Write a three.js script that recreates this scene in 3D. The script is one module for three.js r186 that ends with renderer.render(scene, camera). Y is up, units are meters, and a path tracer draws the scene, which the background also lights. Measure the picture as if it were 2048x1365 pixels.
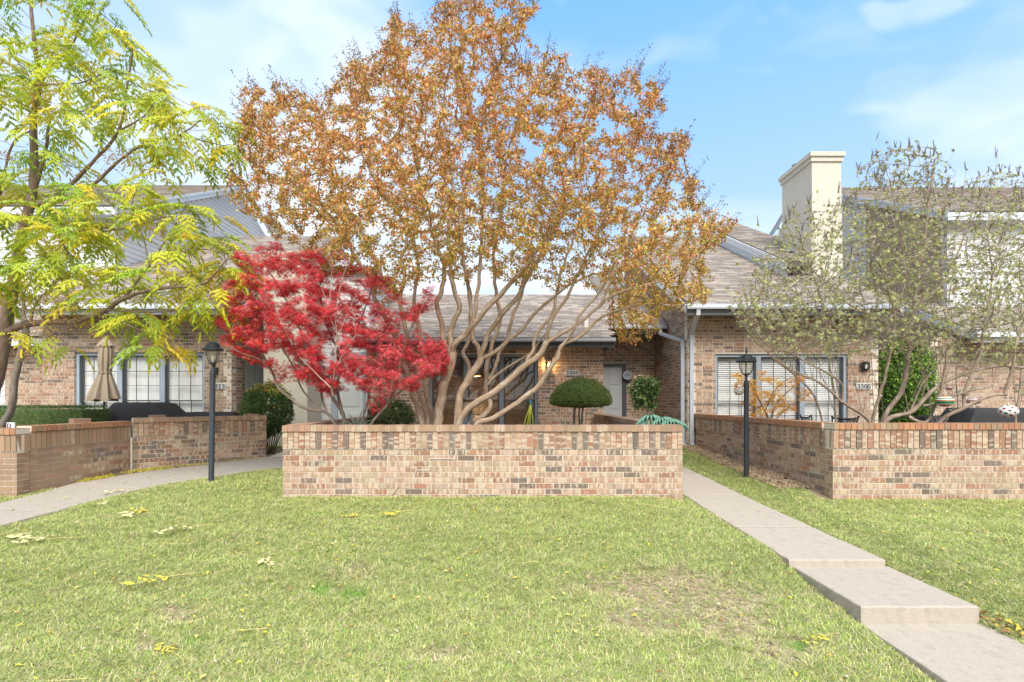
import * as THREE from 'three';
import { mergeGeometries } from 'three/addons/utils/BufferGeometryUtils.js';
import { RoundedBoxGeometry } from 'three/addons/geometries/RoundedBoxGeometry.js';
import { FontLoader } from 'three/addons/loaders/FontLoader.js';
import { TextGeometry } from 'three/addons/geometries/TextGeometry.js';
import { createNoise2D, createNoise3D, createNoise4D } from 'simplex-noise';

// ------------------------------------------------------------------ camera, sky, sun, exposure
const EYE = 1.39, FOCAL = 1050, PX = 1024, HORIZON = 800;          // the photograph's lens, in its own pixels
const scene = new THREE.Scene();
const camera = new THREE.PerspectiveCamera(2 * Math.atan(682.5 / FOCAL) * 180 / Math.PI, 1024 / 682, 0.05, 600);
camera.position.set(0, EYE, 0);
camera.setViewOffset(2048, 1365, 0, 682.5 - HORIZON, 2048, 1365);   // shift lens: upright verticals, horizon below the middle
camera.updateProjectionMatrix();
const renderer = new THREE.WebGLRenderer({ antialias: true });
renderer.toneMapping = THREE.LinearToneMapping;
renderer.toneMappingExposure = 2.36;
renderer.shadowMap.enabled = true;

function rng(seed) { let a = seed >>> 0; return () => { a = a + 0x6D2B79F5 | 0; let t = Math.imul(a ^ a >>> 15, 1 | a); t = t + Math.imul(t ^ t >>> 7, 61 | t) ^ t; return ((t ^ t >>> 14) >>> 0) / 4294967296; }; }
const N2 = createNoise2D(rng(11)), N3 = createNoise3D(rng(12)), N4 = createNoise4D(rng(13));
const clamp = (x, a = 0, b = 1) => Math.min(b, Math.max(a, x)), lerp = (a, b, t) => a + (b - a) * t;
const sstep = (a, b, x) => { const t = clamp((x - a) / (b - a)); return t * t * (3 - 2 * t); };
const fbm3 = (x, y, z, o = 4) => { let s = 0, a = .5, f = 1; for (let i = 0; i < o; i++) { s += a * N3(x * f, y * f, z * f); a *= .5; f *= 2.03; } return s; };
const fbm2 = (x, y, o = 4) => { let s = 0, a = .5, f = 1; for (let i = 0; i < o; i++) { s += a * N2(x * f, y * f); a *= .5; f *= 2.03; } return s; };
const V = (x, y, z) => new THREE.Vector3(x, y, z);
const C = (r, g, b) => new THREE.Color().setRGB(r, g, b);

{ // thin, bright autumn cloud over blue
  const w = 1536, h = 768, data = new Float32Array(w * h * 4);
  for (let j = 0; j < h; j++) for (let i = 0; i < w; i++) {
    const el = ((j + .5) / h - .5) * Math.PI, az = ((i + .5) / w - .5) * 2 * Math.PI;
    const ce = Math.cos(el), x = ce * Math.cos(az), y = Math.sin(el), z = ce * Math.sin(az);
    const up = Math.max(y, 0);
    const t = Math.pow(clamp(up / .60), .85);
    let r = lerp(.50, .150, t), g = lerp(.60, .345, t), b = lerp(.67, .66, t);
    // streaks lie in a sheet high above
    const k = 1 / (up + .22), sx = x * k, sz = z * k;
    const wisp = fbm2(sx * .55 + 3.1 + .25 * fbm2(sz * 1.3, sx * 1.3, 3), sz * 1.1 - 1.2 + .22 * fbm2(sx * 1.4, sz * 1.4, 3), 5);
    const puff = fbm2(sx * 1.9 - 4.6, sz * 3.4 + 9.3, 4);
    const hole = x * .42 + y * .50 - z * .76;                          // a wide blue opening in the thin cloud
    const veil = .56 - .50 * sstep(.72, .97, hole) * sstep(.1, .45, up) + .12 * fbm2(sx * .3 + 20, sz * .3, 2);
    let c = clamp(veil + wisp * .85) * .88;
    c = Math.max(c, sstep(.34, .62, puff + .25 * wisp) * .32);
    c = Math.max(c, sstep(.36, .0, up) * .86);
    r = lerp(r, .655, c); g = lerp(g, .685, c); b = lerp(b, .70, c);
    if (y < 0) { r = .30; g = .29; b = .25; }
    const o = (j * w + i) * 4; data[o] = r * .76; data[o + 1] = g * .76; data[o + 2] = b * .76; data[o + 3] = 1;
  }
  const sky = new THREE.DataTexture(data, w, h, THREE.RGBAFormat, THREE.FloatType);
  sky.mapping = THREE.EquirectangularReflectionMapping; sky.magFilter = THREE.LinearFilter; sky.needsUpdate = true;
  scene.background = sky; scene.environment = sky;
}
const sun = new THREE.DirectionalLight(C(1, .94, .85), 2.55);
sun.position.set(2, 21, 10); sun.target.position.set(0, 0, -9); scene.add(sun, sun.target);
sun.castShadow = true; sun.shadow.radius = 75; sun.shadow.mapSize.set(4096, 4096);
Object.assign(sun.shadow.camera, { left: -18, right: 18, top: 18, bottom: -18, near: 1, far: 60 });

// ------------------------------------------------------------------ helpers
const at = (px, py, d) => V((px - PX) / FOCAL * d, EYE - (py - HORIZON) / FOCAL * d, -d);   // a point of the place from where it shows and how far it is
const taken = {};
function numbered(name) { if (!(name in taken)) { taken[name] = 0; return name; } return name + '_' + String(++taken[name]).padStart(3, '0'); }
function group(name, label, category, pos = [0, 0, 0], grp, kind) {
  const o = new THREE.Group(); o.name = numbered(name); o.position.set(...pos); scene.add(o);
  tag(o, label, category, grp, kind); return o;
}
function tag(o, label, category, grp, kind) {
  if (label) o.userData.label = label; if (category) o.userData.category = category;
  if (grp) o.userData.group = grp; if (kind) o.userData.kind = kind; return o;
}
function mesh(name, geo, mat, parent = scene) {
  const m = new THREE.Mesh(geo, mat); m.name = parent === scene ? numbered(name) : name; m.castShadow = m.receiveShadow = true; parent.add(m); return m;
}
const structure = (name, geo, mat, parent = scene) => { const m = mesh(name, geo, mat, parent); m.userData.kind = 'structure'; return m; };
function instances(name, geo, mat, list, parent, stuff = true) {   // list of {m: Matrix4, c: Color}
  const im = new THREE.InstancedMesh(geo, mat, list.length);
  list.forEach((e, i) => { im.setMatrixAt(i, e.m); if (e.c) im.setColorAt(i, e.c); });
  im.name = parent === scene ? numbered(name) : name; im.castShadow = im.receiveShadow = true; if (stuff) im.userData.kind = 'stuff'; parent.add(im); return im;
}
const flat = g => { const n = g.index ? g.toNonIndexed() : g; for (const k of Object.keys(n.attributes)) if (!['position', 'normal', 'uv', 'color'].includes(k)) n.deleteAttribute(k); return n; };
function tint(g, c) { const n = g.attributes.position.count, a = new Float32Array(n * 3); for (let i = 0; i < n; i++) { a[i * 3] = c.r; a[i * 3 + 1] = c.g; a[i * 3 + 2] = c.b; } g.setAttribute('color', new THREE.BufferAttribute(a, 3)); return g; }
class MB {                                             // collects pieces, merges them into one geometry
  constructor() { this.p = []; }
  add(g, m, c) { g = flat(g.clone()); if (m) g.applyMatrix4(m); if (c) tint(g, c); this.p.push(g); return this; }
  box(x0, y0, z0, x1, y1, z1, c) {
    const g = flat(new THREE.BoxGeometry(Math.abs(x1 - x0), Math.abs(y1 - y0), Math.abs(z1 - z0))); boxUV(g, Math.abs(x1 - x0), Math.abs(y1 - y0), Math.abs(z1 - z0));
    g.translate((x0 + x1) / 2, (y0 + y1) / 2, (z0 + z1) / 2); if (c) tint(g, c); this.p.push(g); return this;
  }
  bar(a, b, w, h = w, c) {                             // a straight bar from a to b
    const d = b.clone().sub(a), L = d.length(); const g = flat(new THREE.BoxGeometry(w, h, L)); boxUV(g, w, h, L);
    g.lookAt(d.normalize()); g.translate((a.x + b.x) / 2, (a.y + b.y) / 2, (a.z + b.z) / 2); if (c) tint(g, c); this.p.push(g); return this;
  }
  geo(m) { const g = mergeGeometries(this.p, false); if (m) g.applyMatrix4(m); return g; }
  build(name, mat, parent, m) { return mesh(name, this.geo(m), mat, parent); }
}
function boxUV(g, w, h, d) { // uv in metres on a flat box
  const uv = g.attributes.uv, n = g.attributes.normal;
  for (let i = 0; i < uv.count; i++) {
    const ax = Math.abs(n.getX(i)), ay = Math.abs(n.getY(i));
    uv.setXY(i, uv.getX(i) * (ax > .5 ? d : w), uv.getY(i) * (ay > .5 ? d : h));
  }
  return g;
}
// tube along points with a radius at each; smooth normals
function tube(pts, rad, sides = 7, uvScale = 1) {
  const n = pts.length, pos = [], nor = [], uv = [], idx = []; let prev = null, len = 0;
  for (let i = 0; i < n; i++) {
    const t = (i < n - 1 ? pts[i + 1].clone() : pts[i].clone()).sub(i > 0 ? pts[i - 1] : pts[i]).normalize();
    let u = prev ? prev.clone().addScaledVector(t, -prev.dot(t)) : (Math.abs(t.x) < .8 ? V(1, 0, 0) : V(0, 0, 1)).addScaledVector(t, -(Math.abs(t.x) < .8 ? t.x : t.z));
    u.normalize(); prev = u; const w = t.clone().cross(u);
    if (i) len += pts[i].distanceTo(pts[i - 1]);
    for (let k = 0; k <= sides; k++) {
      const a = k / sides * Math.PI * 2, c = Math.cos(a), s = Math.sin(a);
      const nx = u.x * c + w.x * s, ny = u.y * c + w.y * s, nz = u.z * c + w.z * s, r = rad[i];
      pos.push(pts[i].x + nx * r, pts[i].y + ny * r, pts[i].z + nz * r); nor.push(nx, ny, nz); uv.push(k / sides * Math.max(.08, rad[0] * 4) * uvScale, len * uvScale);
      if (i && k) { const a0 = (i - 1) * (sides + 1) + k - 1, b0 = i * (sides + 1) + k - 1; idx.push(a0, a0 + 1, b0, b0, a0 + 1, b0 + 1); }
    }
  }
  for (const [e, s] of [[0, -1], [n - 1, 1]]) { // caps
    const c = pos.length / 3, d = (e ? pts[e].clone().sub(pts[e - 1]) : pts[1].clone().sub(pts[0])).normalize().multiplyScalar(s);
    pos.push(pts[e].x, pts[e].y, pts[e].z); nor.push(d.x, d.y, d.z); uv.push(0, 0);
    for (let k = 0; k < sides; k++) { const a0 = e * (sides + 1) + k; s > 0 ? idx.push(c, a0, a0 + 1) : idx.push(c, a0 + 1, a0); }
  }
  const g = new THREE.BufferGeometry();
  g.setAttribute('position', new THREE.Float32BufferAttribute(pos, 3)); g.setAttribute('normal', new THREE.Float32BufferAttribute(nor, 3)); g.setAttribute('uv', new THREE.Float32BufferAttribute(uv, 2)); g.setIndex(idx);
  return g;
}
function curve(ctrl, step, wob = 0, seed = 1) {       // Catmull-Rom through ctrl, sampled about every step metres, with a slight wobble
  const c = new THREE.CatmullRomCurve3(ctrl, false, 'centripetal'), L = c.getLength(), n = Math.max(3, Math.round(L / step)), o = [];
  for (let i = 0; i <= n; i++) { const p = c.getPointAt(i / n); if (wob && i && i < n) p.add(V(N3(p.x * 3, p.y * 3, seed) * wob, N3(p.y * 3, p.z * 3, seed + 5) * wob * .4, N3(p.z * 3, p.x * 3, seed + 9) * wob)); o.push(p); }
  return o;
}
// textures ----------------------------------------------------------
function tex(w, h, fn, srgb = true, rep = null) {
  const d = new Uint8Array(w * h * 4), e = c => Math.round(255 * clamp(c <= .0031308 ? c * 12.92 : 1.055 * Math.pow(c, 1 / 2.4) - .055));
  for (let j = 0; j < h; j++) for (let i = 0; i < w; i++) { const c = fn(i, j), o = (j * w + i) * 4; for (let k = 0; k < 3; k++) d[o + k] = srgb ? e(c[k]) : Math.round(255 * clamp(c[k])); d[o + 3] = 255; }
  const t = new THREE.DataTexture(d, w, h); t.magFilter = THREE.LinearFilter; t.minFilter = THREE.LinearMipmapLinearFilter; t.generateMipmaps = true; t.wrapS = t.wrapT = THREE.RepeatWrapping;
  if (srgb) t.colorSpace = THREE.SRGBColorSpace; if (rep) t.repeat.set(rep, rep); t.needsUpdate = true; return t;
}
// noise on a torus, so that textures repeat without a seam; f is about the number of features across
const torus = (i, j, w, h, f, o = 3, seed = 0) => { const a = i / w * 2 * Math.PI, b = j / h * 2 * Math.PI; let R = f / 6.283 * .8, s = 0, k = .5; for (let q = 0; q < o; q++) { s += k * N4(Math.cos(a) * R + seed, Math.sin(a) * R + seed * 1.3, Math.cos(b) * R - seed, Math.sin(b) * R + q); k *= .5; R *= 2.03; } return s; };
const grain = (seed, lo, hi) => { const r = rng(seed); return tex(512, 512, (i, j) => { const v = clamp(.5 + .32 * torus(i, j, 512, 512, 9, 4, seed) + .26 * torus(i, j, 512, 512, 60, 2, seed + 3) + (r() - .5) * .34); return [v, v, v]; }, false); };
const bumpGrain = grain(3), bumpCoarse = tex(512, 512, (i, j) => { const v = clamp(.5 + .5 * torus(i, j, 512, 512, 26, 4, 8)); return [v, v, v]; }, false);
const std = (c, rough = .8, o = {}) => new THREE.MeshStandardMaterial({ color: c, roughness: rough, side: THREE.DoubleSide, ...o });
const phys = (c, rough, o) => new THREE.MeshPhysicalMaterial({ color: c, roughness: rough, side: THREE.DoubleSide, ...o });
const withRepeat = (t, r) => { const c = t.clone(); c.repeat.set(r, r); c.needsUpdate = true; return c; };

// bricks: a sheet of 16 x 32 brick faces, each fired a little differently
const CELLX = 16, CELLY = 32;
const KINDS = { dark: [0, 5], red: [5, 12], tan: [12, 19], cream: [19, 26], plain: [26, 29], orange: [29, 32] };
const brickTex = (() => {
  const w = 2048, h = 1024, cw = w / CELLX, ch = h / CELLY, r = rng(71), cells = [];
  for (let cy = 0; cy < CELLY; cy++) for (let cx = 0; cx < CELLX; cx++) {
    const kind = Object.keys(KINDS).find(k => cy >= KINDS[k][0] && cy < KINDS[k][1]), j = () => .86 + .28 * r();
    const B = { dark: [.178, .130, .102], red: [.300, .158, .100], tan: [.370, .236, .154], cream: [.450, .340, .242], plain: [.335, .215, .140], orange: [.385, .190, .105] }[kind];
    const l = j(); cells.push({ kind, b: B.map(x => x * l * (.94 + .12 * r())), s: r() * 90, m: { dark: -.06, red: .08, tan: .22, cream: .20, plain: 0, orange: 0 }[kind] + (r() - .5) * .26, two: r(), cut: r() });
  }
  return tex(w, h, (i, j) => {
    const cx = Math.floor(i / cw), cy = Math.floor(j / ch), c = cells[cy * CELLX + cx], u = (i - cx * cw) / cw, v = (j - cy * ch) / ch;
    let [R, G, B] = c.b; const x = u * 3.3 + c.s, y = v * .95 + c.s * .7;
    const mott = c.kind !== 'plain' && c.kind !== 'orange', to = c.kind === 'cream' ? [.325, .205, .142] : [.50, .41, .315];
    // flashed patches, a few to a brick, and chips of pale clay
    const pa = mott ? sstep(-.20, .32, .62 * N2(x * 1.15 + 5, y * .3) + .14 * N2(x * 3.1, y * 1.6 + 7) - .26 + c.m) * .85 : 0;
    R = lerp(R, to[0], pa); G = lerp(G, to[1], pa); B = lerp(B, to[2], pa);
    const chip = mott ? sstep(.50, .62, fbm2(x * 3.4 + 60, y * 4.2, 2) + .06) : 0; R = lerp(R, .66, chip * .8); G = lerp(G, .56, chip * .8); B = lerp(B, .44, chip * .8);
    const dk = sstep(.30, .55, fbm2(x * 4 + 40, y * 4.4, 3)); const f = (1 - .35 * dk) * (1 + .20 * N2(x * 22, y * 22)) * (1 + .16 * N2(x * 9 + 3, y * 9));
    return [R * f, G * f, B * f];
  });
})();
const brickMat = std(C(1, 1, 1), .9, { map: brickTex, bumpMap: brickTex, bumpScale: .004 });
const mortarMat = std(C(.64, .575, .49), .95, { bumpMap: withRepeat(bumpGrain, 3), bumpScale: .003 });
const cellUV = (g, cell, flip) => { const cx = cell % CELLX, cy = Math.floor(cell / CELLX), uv = g.attributes.uv, p = .04; for (let i = 0; i < uv.count; i++) { let u = uv.getX(i), v = uv.getY(i); if (flip) u = 1 - u; uv.setXY(i, (cx + p + u * (1 - 2 * p)) / CELLX, (cy + p + v * (1 - 2 * p)) / CELLY); } return g; };
const rb = rng(5);
const pick = mix => { let t = rb(), k; for (k in mix) { t -= mix[k]; if (t <= 0) break; } const [a, b] = KINDS[k]; return Math.floor(lerp(a, b, rb())) * CELLX + Math.floor(rb() * CELLX); };
const cellGeo = {}; // one shared box for each brick face that single bricks use
function brickGeo(cell) { if (!cellGeo[cell]) cellGeo[cell] = cellUV(flat(new THREE.BoxGeometry(1, 1, 1)), cell, cell & 1); return cellGeo[cell]; }
const camPos = V(0, EYE, 0);
class Bricks {
  constructor() { this.l = []; }
  // basis: u along, y up, n out of the wall; size l x h x t
  add(frame, c, l, h, t, mix, turn = 0, nrm = V(0, 0, 1)) {
    const m = new THREE.Matrix4().copy(frame).multiply(new THREE.Matrix4().makeTranslation(c.x, c.y, c.z));
    m.multiply(new THREE.Matrix4().makeRotationFromEuler(new THREE.Euler((rb() - .5) * .006, (rb() - .5) * .008, turn + (rb() - .5) * .006)));
    m.multiply(new THREE.Matrix4().makeScale(l, h, t));
    const p = V(c.x, c.y, c.z).applyMatrix4(frame), n = nrm.clone().transformDirection(frame), to = camPos.clone().sub(p), dist = to.length();
    const px = PX + p.x / -p.z * FOCAL, py = HORIZON - (p.y - EYE) / -p.z * FOCAL;
    let s = l * h / dist / dist * Math.max(0, n.dot(to) / dist); if (px < -40 || px > 2088 || py < -10 || py > 1400) s = 0; if (this.hide && this.hide(px, py)) s = 0;
    this.l.push({ m, s, cell: pick(mix) });
  }
  emit(wall, limit = 300) {
    this.l.sort((a, b) => b.s - a.s);
    const single = this.l.slice(0, limit), rest = this.l.slice(limit);
    for (const b of single) { const q = mesh('brick', brickGeo(b.cell), brickMat, wall); b.m.decompose(q.position, q.quaternion, q.scale); }
    if (rest.length) { const mb = new MB(); for (const b of rest) mb.add(brickGeo(b.cell), b.m); mb.build('brickwork', brickMat, wall).userData.kind = 'stuff'; }
  }
}
const COURSE = .0815, BL = .256, JOINT = .0135;
function frameOf(o, n) { const nn = V(n[0], 0, n[1]).normalize(), u = V(nn.z, 0, -nn.x); return new THREE.Matrix4().makeBasis(u, V(0, 1, 0), nn).setPosition(o.x, o.y, o.z); }
// running bond on a wall face; holes are [u0,u1,v0,v1]; top(u) clips; corners interlock by parity
function runBond(B, frame, L, v0, v1, mix, { holes = [], top = null, t = .101, left = 0, right = 0, phase = 0 } = {}) {
  for (let k = 0, v = v0; v < v1 - .02; k++, v += COURSE) {
    const odd = (k + phase) & 1, a0 = left ? (odd === left - 1 ? t + JOINT : 0) : 0, a1 = L - (right ? (odd === right - 1 ? t + JOINT : 0) : 0), h = Math.min(COURSE, v1 - v) - JOINT;
    if (h < .02) continue;
    let cuts = [[a0, a1]];
    for (const [u0, u1, w0, w1] of holes) if (v + h > w0 + .005 && v < w1 - .005) cuts = cuts.flatMap(([a, b]) => u1 <= a || u0 >= b ? [[a, b]] : [[a, u0], [u1, b]].filter(([p, q]) => q - p > .015));
    for (const [a, b] of cuts) {
      let s = a; const first = odd ? BL / 2 - JOINT / 2 : BL; let len = Math.min(first - (a - Math.floor(a / BL) * BL) * 0, b - a);
      if (a > .001 && !left) { const g = (Math.floor((a + (odd ? BL / 2 : 0)) / BL) + 1) * BL - (odd ? BL / 2 : 0); len = Math.min(Math.max(g - a, .05), b - a); }
      while (s < b - .015) {
        let e = Math.min(s + len, b); if (b - e < .04) e = b;
        const mid = (s + e) / 2; if (!top || v + COURSE * .8 < top(mid)) { const jl = e - s - (e < b - .001 ? JOINT : 0); B.add(frame, V(s + jl / 2, v + h / 2, -t / 2 + (rb() - .5) * .004), jl, h, t, mix); }
        s = e; len = BL;
      }
    }
  }
}
function wallCore(frame, L, v0, v1, holes, thick, back = .008, top = null) {
  const s = new THREE.Shape();
  if (top) { s.moveTo(0, v0); s.lineTo(L, v0); for (let i = 12; i >= 0; i--) s.lineTo(L * i / 12, top(L * i / 12) - .012); } else { s.moveTo(0, v0); s.lineTo(L, v0); s.lineTo(L, v1); s.lineTo(0, v1); }
  for (const [u0, u1, w0, w1] of holes) { const p = new THREE.Path(); p.moveTo(u0, w0); p.lineTo(u0, w1); p.lineTo(u1, w1); p.lineTo(u1, w0); s.holes.push(p); }
  const g = flat(new THREE.ExtrudeGeometry(s, { depth: thick, bevelEnabled: false })); g.translate(0, 0, -thick - back); g.applyMatrix4(frame); return g;
}
const font = await new FontLoader().loadAsync('fonts/droid/droid_serif_bold.typeface.json');
const text = (s, size, depth) => { const g = new TextGeometry(s, { font, size, depth, curveSegments: 4 }); g.computeBoundingBox(); const b = g.boundingBox; g.translate(-(b.min.x + b.max.x) / 2, -(b.min.y + b.max.y) / 2, 0); return flat(g); };

// ------------------------------------------------------------------ terrain
const profile = [[-400, -.9], [-20, -.75], [0, -.62], [2.5, -.47], [3.2, -.41], [4.1, -.345], [4.6, -.30], [5.1, -.225], [6.2, -.115], [7.66, -.015], [9, .045], [10.3, .09], [12.7, .22], [14, .27], [16, .33], [30, .4], [500, .4]];
function G(x, d) { // height of the ground at d metres in front of the camera
  let i = 1; while (i < profile.length - 1 && profile[i][0] < d) i++;
  const [a, ya] = profile[i - 1], [b, yb] = profile[i]; let y = lerp(ya, yb, clamp((d - a) / (b - a)));
  y += .10 * sstep(3.55, 4.3, x) * sstep(2.5, 4, d) * (1 - sstep(5.2, 7, d));          // lawn right of the steps stands higher
  y += .07 * sstep(3.45, 4.2, x) * sstep(7.2, 9, d);                                   // bank along the right wall
  y -= .05 * sstep(1.5, 2.6, x) * (1 - sstep(2.6, 3.5, x)) * sstep(7.2, 9.5, d);
  if (d > 4.9) { const e = Math.max(2.66 - x, x - 3.5, 0), k = (1 - sstep(.02, .7, e)) * sstep(4.9, 5.4, d) * (1 - sstep(12.8, 13.2, d)); y = lerp(y, lerp(-.15, .10, clamp((d - 5.05) / 7.5)) - .012, k); }
  return y + .012 * N2(x * .9, d * .9) + .006 * N2(x * 3, d * 3);
}
const groundTex = tex(1024, 1024, (i, j) => { const a = torus(i, j, 1024, 1024, 24, 4, 2), b = torus(i, j, 1024, 1024, 160, 2, 5); const t = clamp(.5 + .6 * a + .4 * b); return [lerp(.17, .34, t), lerp(.135, .27, t), lerp(.075, .165, t)]; });
{
  const xs = [], zs = []; for (let x = -10; x <= 10.001; x += .2) xs.push(x); for (let d = 1; d <= 18; d += .2) zs.push(d);
  for (const e of [16, 30, 60, 120, 300]) { xs.push(e); xs.unshift(-e); zs.push(e + 6); } zs.unshift(-300, -80, -20, -5, 0);
  const pos = [], uv = [], idx = []; zs.forEach((d, j) => xs.forEach((x, i) => { pos.push(x, G(x, d) - (x > 2.5 && x < 3.7 && d > .8 && d < 13 ? .07 : .02), -d); uv.push(x / 2, d / 2); if (i && j) { const a = (j - 1) * xs.length + i - 1, b = a + xs.length; idx.push(a, a + 1, b, a + 1, b + 1, b); } }));
  const g = new THREE.BufferGeometry(); g.setAttribute('position', new THREE.Float32BufferAttribute(pos, 3)); g.setAttribute('uv', new THREE.Float32BufferAttribute(uv, 2)); g.setIndex(idx); g.computeVertexNormals();
  structure('ground', g, std(C(1, 1, 1), .98, { map: groundTex, bumpMap: withRepeat(bumpCoarse, 1), bumpScale: .02 }));
}
// concrete: right-hand walk with two steps, left-hand path
const concTex = tex(1024, 1024, (i, j) => { const a = torus(i, j, 1024, 1024, 5, 4, 21), b = torus(i, j, 1024, 1024, 40, 3, 22), c = torus(i, j, 1024, 1024, 330, 2, 23), f = (1 + .14 * b + .5 * c) * (1 - .13 * sstep(.1, .5, a)) * (1 + .05 * a); const sp = sstep(.34, .5, torus(i, j, 1024, 1024, 130, 2, 61)), ed = sstep(.0, .45, torus(i, j, 1024, 1024, 11, 4, 67)); const q = f * (1 - .22 * sp) * (1 - .10 * ed); return [.405 * q, .352 * q, .292 * q]; });
const concMat = std(C(1, 1, 1), .92, { map: concTex, bumpMap: bumpGrain, bumpScale: .004 });
const concGrey = std(C(.92, .93, .93), .92, { map: concTex, bumpMap: bumpGrain, bumpScale: .004 });
function slab(pts, top, thick, mat, parent) { // pts: plan outline [x,d], top(x,d); rounded upper edge
  const n = pts.length, pos = [], uv = [], idx = [], ring = (ins, dy) => { const c = pts.reduce((s, p) => [s[0] + p[0] / n, s[1] + p[1] / n], [0, 0]); const b = pos.length / 3; for (const [x, d] of pts) { const vx = c[0] - x, vd = c[1] - d, l = Math.hypot(vx, vd); const X = x + vx / l * ins, D = d + vd / l * ins; pos.push(X, top(X, D) + dy, -D); uv.push(X, D + dy); } return b; };
  const a = ring(.012, -thick), b = ring(0, -thick * .98), c = ring(0, -.012), e = ring(.004, -.004), f = ring(.012, 0);
  for (const [p, q] of [[b, c], [c, e], [e, f]]) for (let i = 0; i < n; i++) { const j = (i + 1) % n; idx.push(p + i, p + j, q + i, p + j, q + j, q + i); }
  const tri = THREE.ShapeUtils.triangulateShape(pts.map(p => new THREE.Vector2(...p)), []); for (const t of tri) idx.push(f + t[0], f + t[1], f + t[2]);
  const g = new THREE.BufferGeometry(); g.setAttribute('position', new THREE.Float32BufferAttribute(pos, 3)); g.setAttribute('uv', new THREE.Float32BufferAttribute(uv, 2)); g.setIndex(idx);
  const gg = g.toNonIndexed(); gg.computeVertexNormals(); return mesh('slab', gg, mat, parent);
}
const WALKL = d => 2.62 + .06 * sstep(8, 4, d) + .0 * d, WALKR = d => 3.50 + .10 * sstep(8, 4.5, d) - .06 * sstep(9, 13, d);
const walkTop = (x, d) => lerp(-.15, .10, clamp((d - 5.05) / 7.5)) - .02 * sstep(7, 5, d) * 0;
const quad = (d0, d1, n = 14) => { const p = []; for (let i = 0; i <= n; i++) { const d = lerp(d0, d1, i / n); p.push([WALKL(d) + .010 * N2(d * 3, 1) + .005 * N2(d * 11, 4), d]); } for (let i = n; i >= 0; i--) { const d = lerp(d0, d1, i / n); p.push([WALKR(d) + .010 * N2(d * 3, 7) + .005 * N2(d * 11, 9), d]); } return p; };
{
  const w = group('walkway', null, null, [0, 0, 0], null, 'structure');
  slab(quad(5.05, 6.188), walkTop, .22, concMat, w); slab(quad(6.208, 7.958), walkTop, .2, concMat, w); slab(quad(7.978, 9.6), walkTop, .2, concMat, w); slab(quad(9.61, 11.2), walkTop, .2, concMat, w); slab(quad(11.21, 12.9), walkTop, .2, concMat, w);
  const step = (xa, xb, d0, d1, k) => { const p = [], n = 12; for (let i = 0; i <= n; i++) p.push([xa + .006 * N2(i * .5, k), lerp(d0, d1, i / n)]); for (let i = 1; i < n; i++) p.push([lerp(xa, xb, i / n), d1]); for (let i = n; i >= 0; i--) p.push([xb + .006 * N2(i * .5, k + 3), lerp(d0, d1, i / n)]); for (let i = n - 1; i > 0; i--) p.push([lerp(xa, xb, i / n), d0 + .005 * N2(i * .6, k + 6)]); return p; };
  slab(step(2.705, 3.622, 4.07, 5.06, 2), () => -.213, .34, concMat, w);
  slab(step(2.70, 3.64, 1.0, 4.08, 12), (x, d) => -.345 - .018 * (4.07 - d), .3, concMat, w);
  const jm = std(C(.085, .07, .055), 1); for (const [d0, d1] of [[6.186, 6.210], [7.956, 7.980]]) { const p = quad(d0, d1, 2); slab(p, (x, d) => walkTop(x, d) - .006, .1, jm, w).name = 'joint'; }
  slab([[2.45, 12.91], [2.45, 15.66], [4.20, 15.66], [4.20, 12.91]], () => .34, .3, concMat, w);      // porch floor
}
const PATH = [[-6.95, 4.2], [-6.75, 5.5], [-6.58, 6.6], [-6.42, 7.7], [-6.08, 8.75], [-5.25, 10.05], [-4.35, 11.15], [-4.05, 13.2]];
const pathC = new THREE.CatmullRomCurve3(PATH.map(([x, d]) => V(x, 0, d)), false, 'centripetal');
{
  const w = group('path', null, null, [0, 0, 0], null, 'structure'), n = 7;
  for (let k = 0; k < n; k++) {
    const P = [], Q = []; for (let i = 0; i <= 4; i++) { const t = (k + (i + (i === 0 ? .02 : i === 4 ? -.02 : 0)) / 4) / n, p = pathC.getPointAt(t), q = pathC.getTangentAt(t), s = .58, sl = p.z > 7.4 ? lerp(.58, .92, sstep(7.4, 8.6, p.z)) : .58; P.push([p.x - q.z * sl, p.z + q.x * sl]); Q.unshift([p.x + q.z * s, p.z - q.x * s]); }
    slab([...P, ...Q], (x, d) => G(-5.5, d) + .012, .16, concGrey, w);
  }
}

// ------------------------------------------------------------------ garden walls
const MIX = {
  upright: { dark: .22, red: .26, tan: .32, cream: .20 }, pale: { dark: .13, red: .20, tan: .34, cream: .33 }, warm: { dark: .17, red: .22, tan: .36, cream: .25 }, deep: { dark: .22, red: .44, tan: .26, cream: .08 },
  capTan: { plain: .86, tan: .14 }, capOrange: { orange: .72, plain: .28 }, plain: { plain: .95, tan: .05 }, redmix: { dark: .20, red: .40, tan: .24, cream: .16 },
};
const mixOf = (m, u, v) => typeof m === 'function' ? m(u, v) : m;
{ const base = Bricks.prototype.add; Bricks.prototype.add = function (f, c, l, h, t, mix, ...r) { base.call(this, f, c, l, h, t, mixOf(mix, c.x, c.y), ...r); }; }
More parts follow.
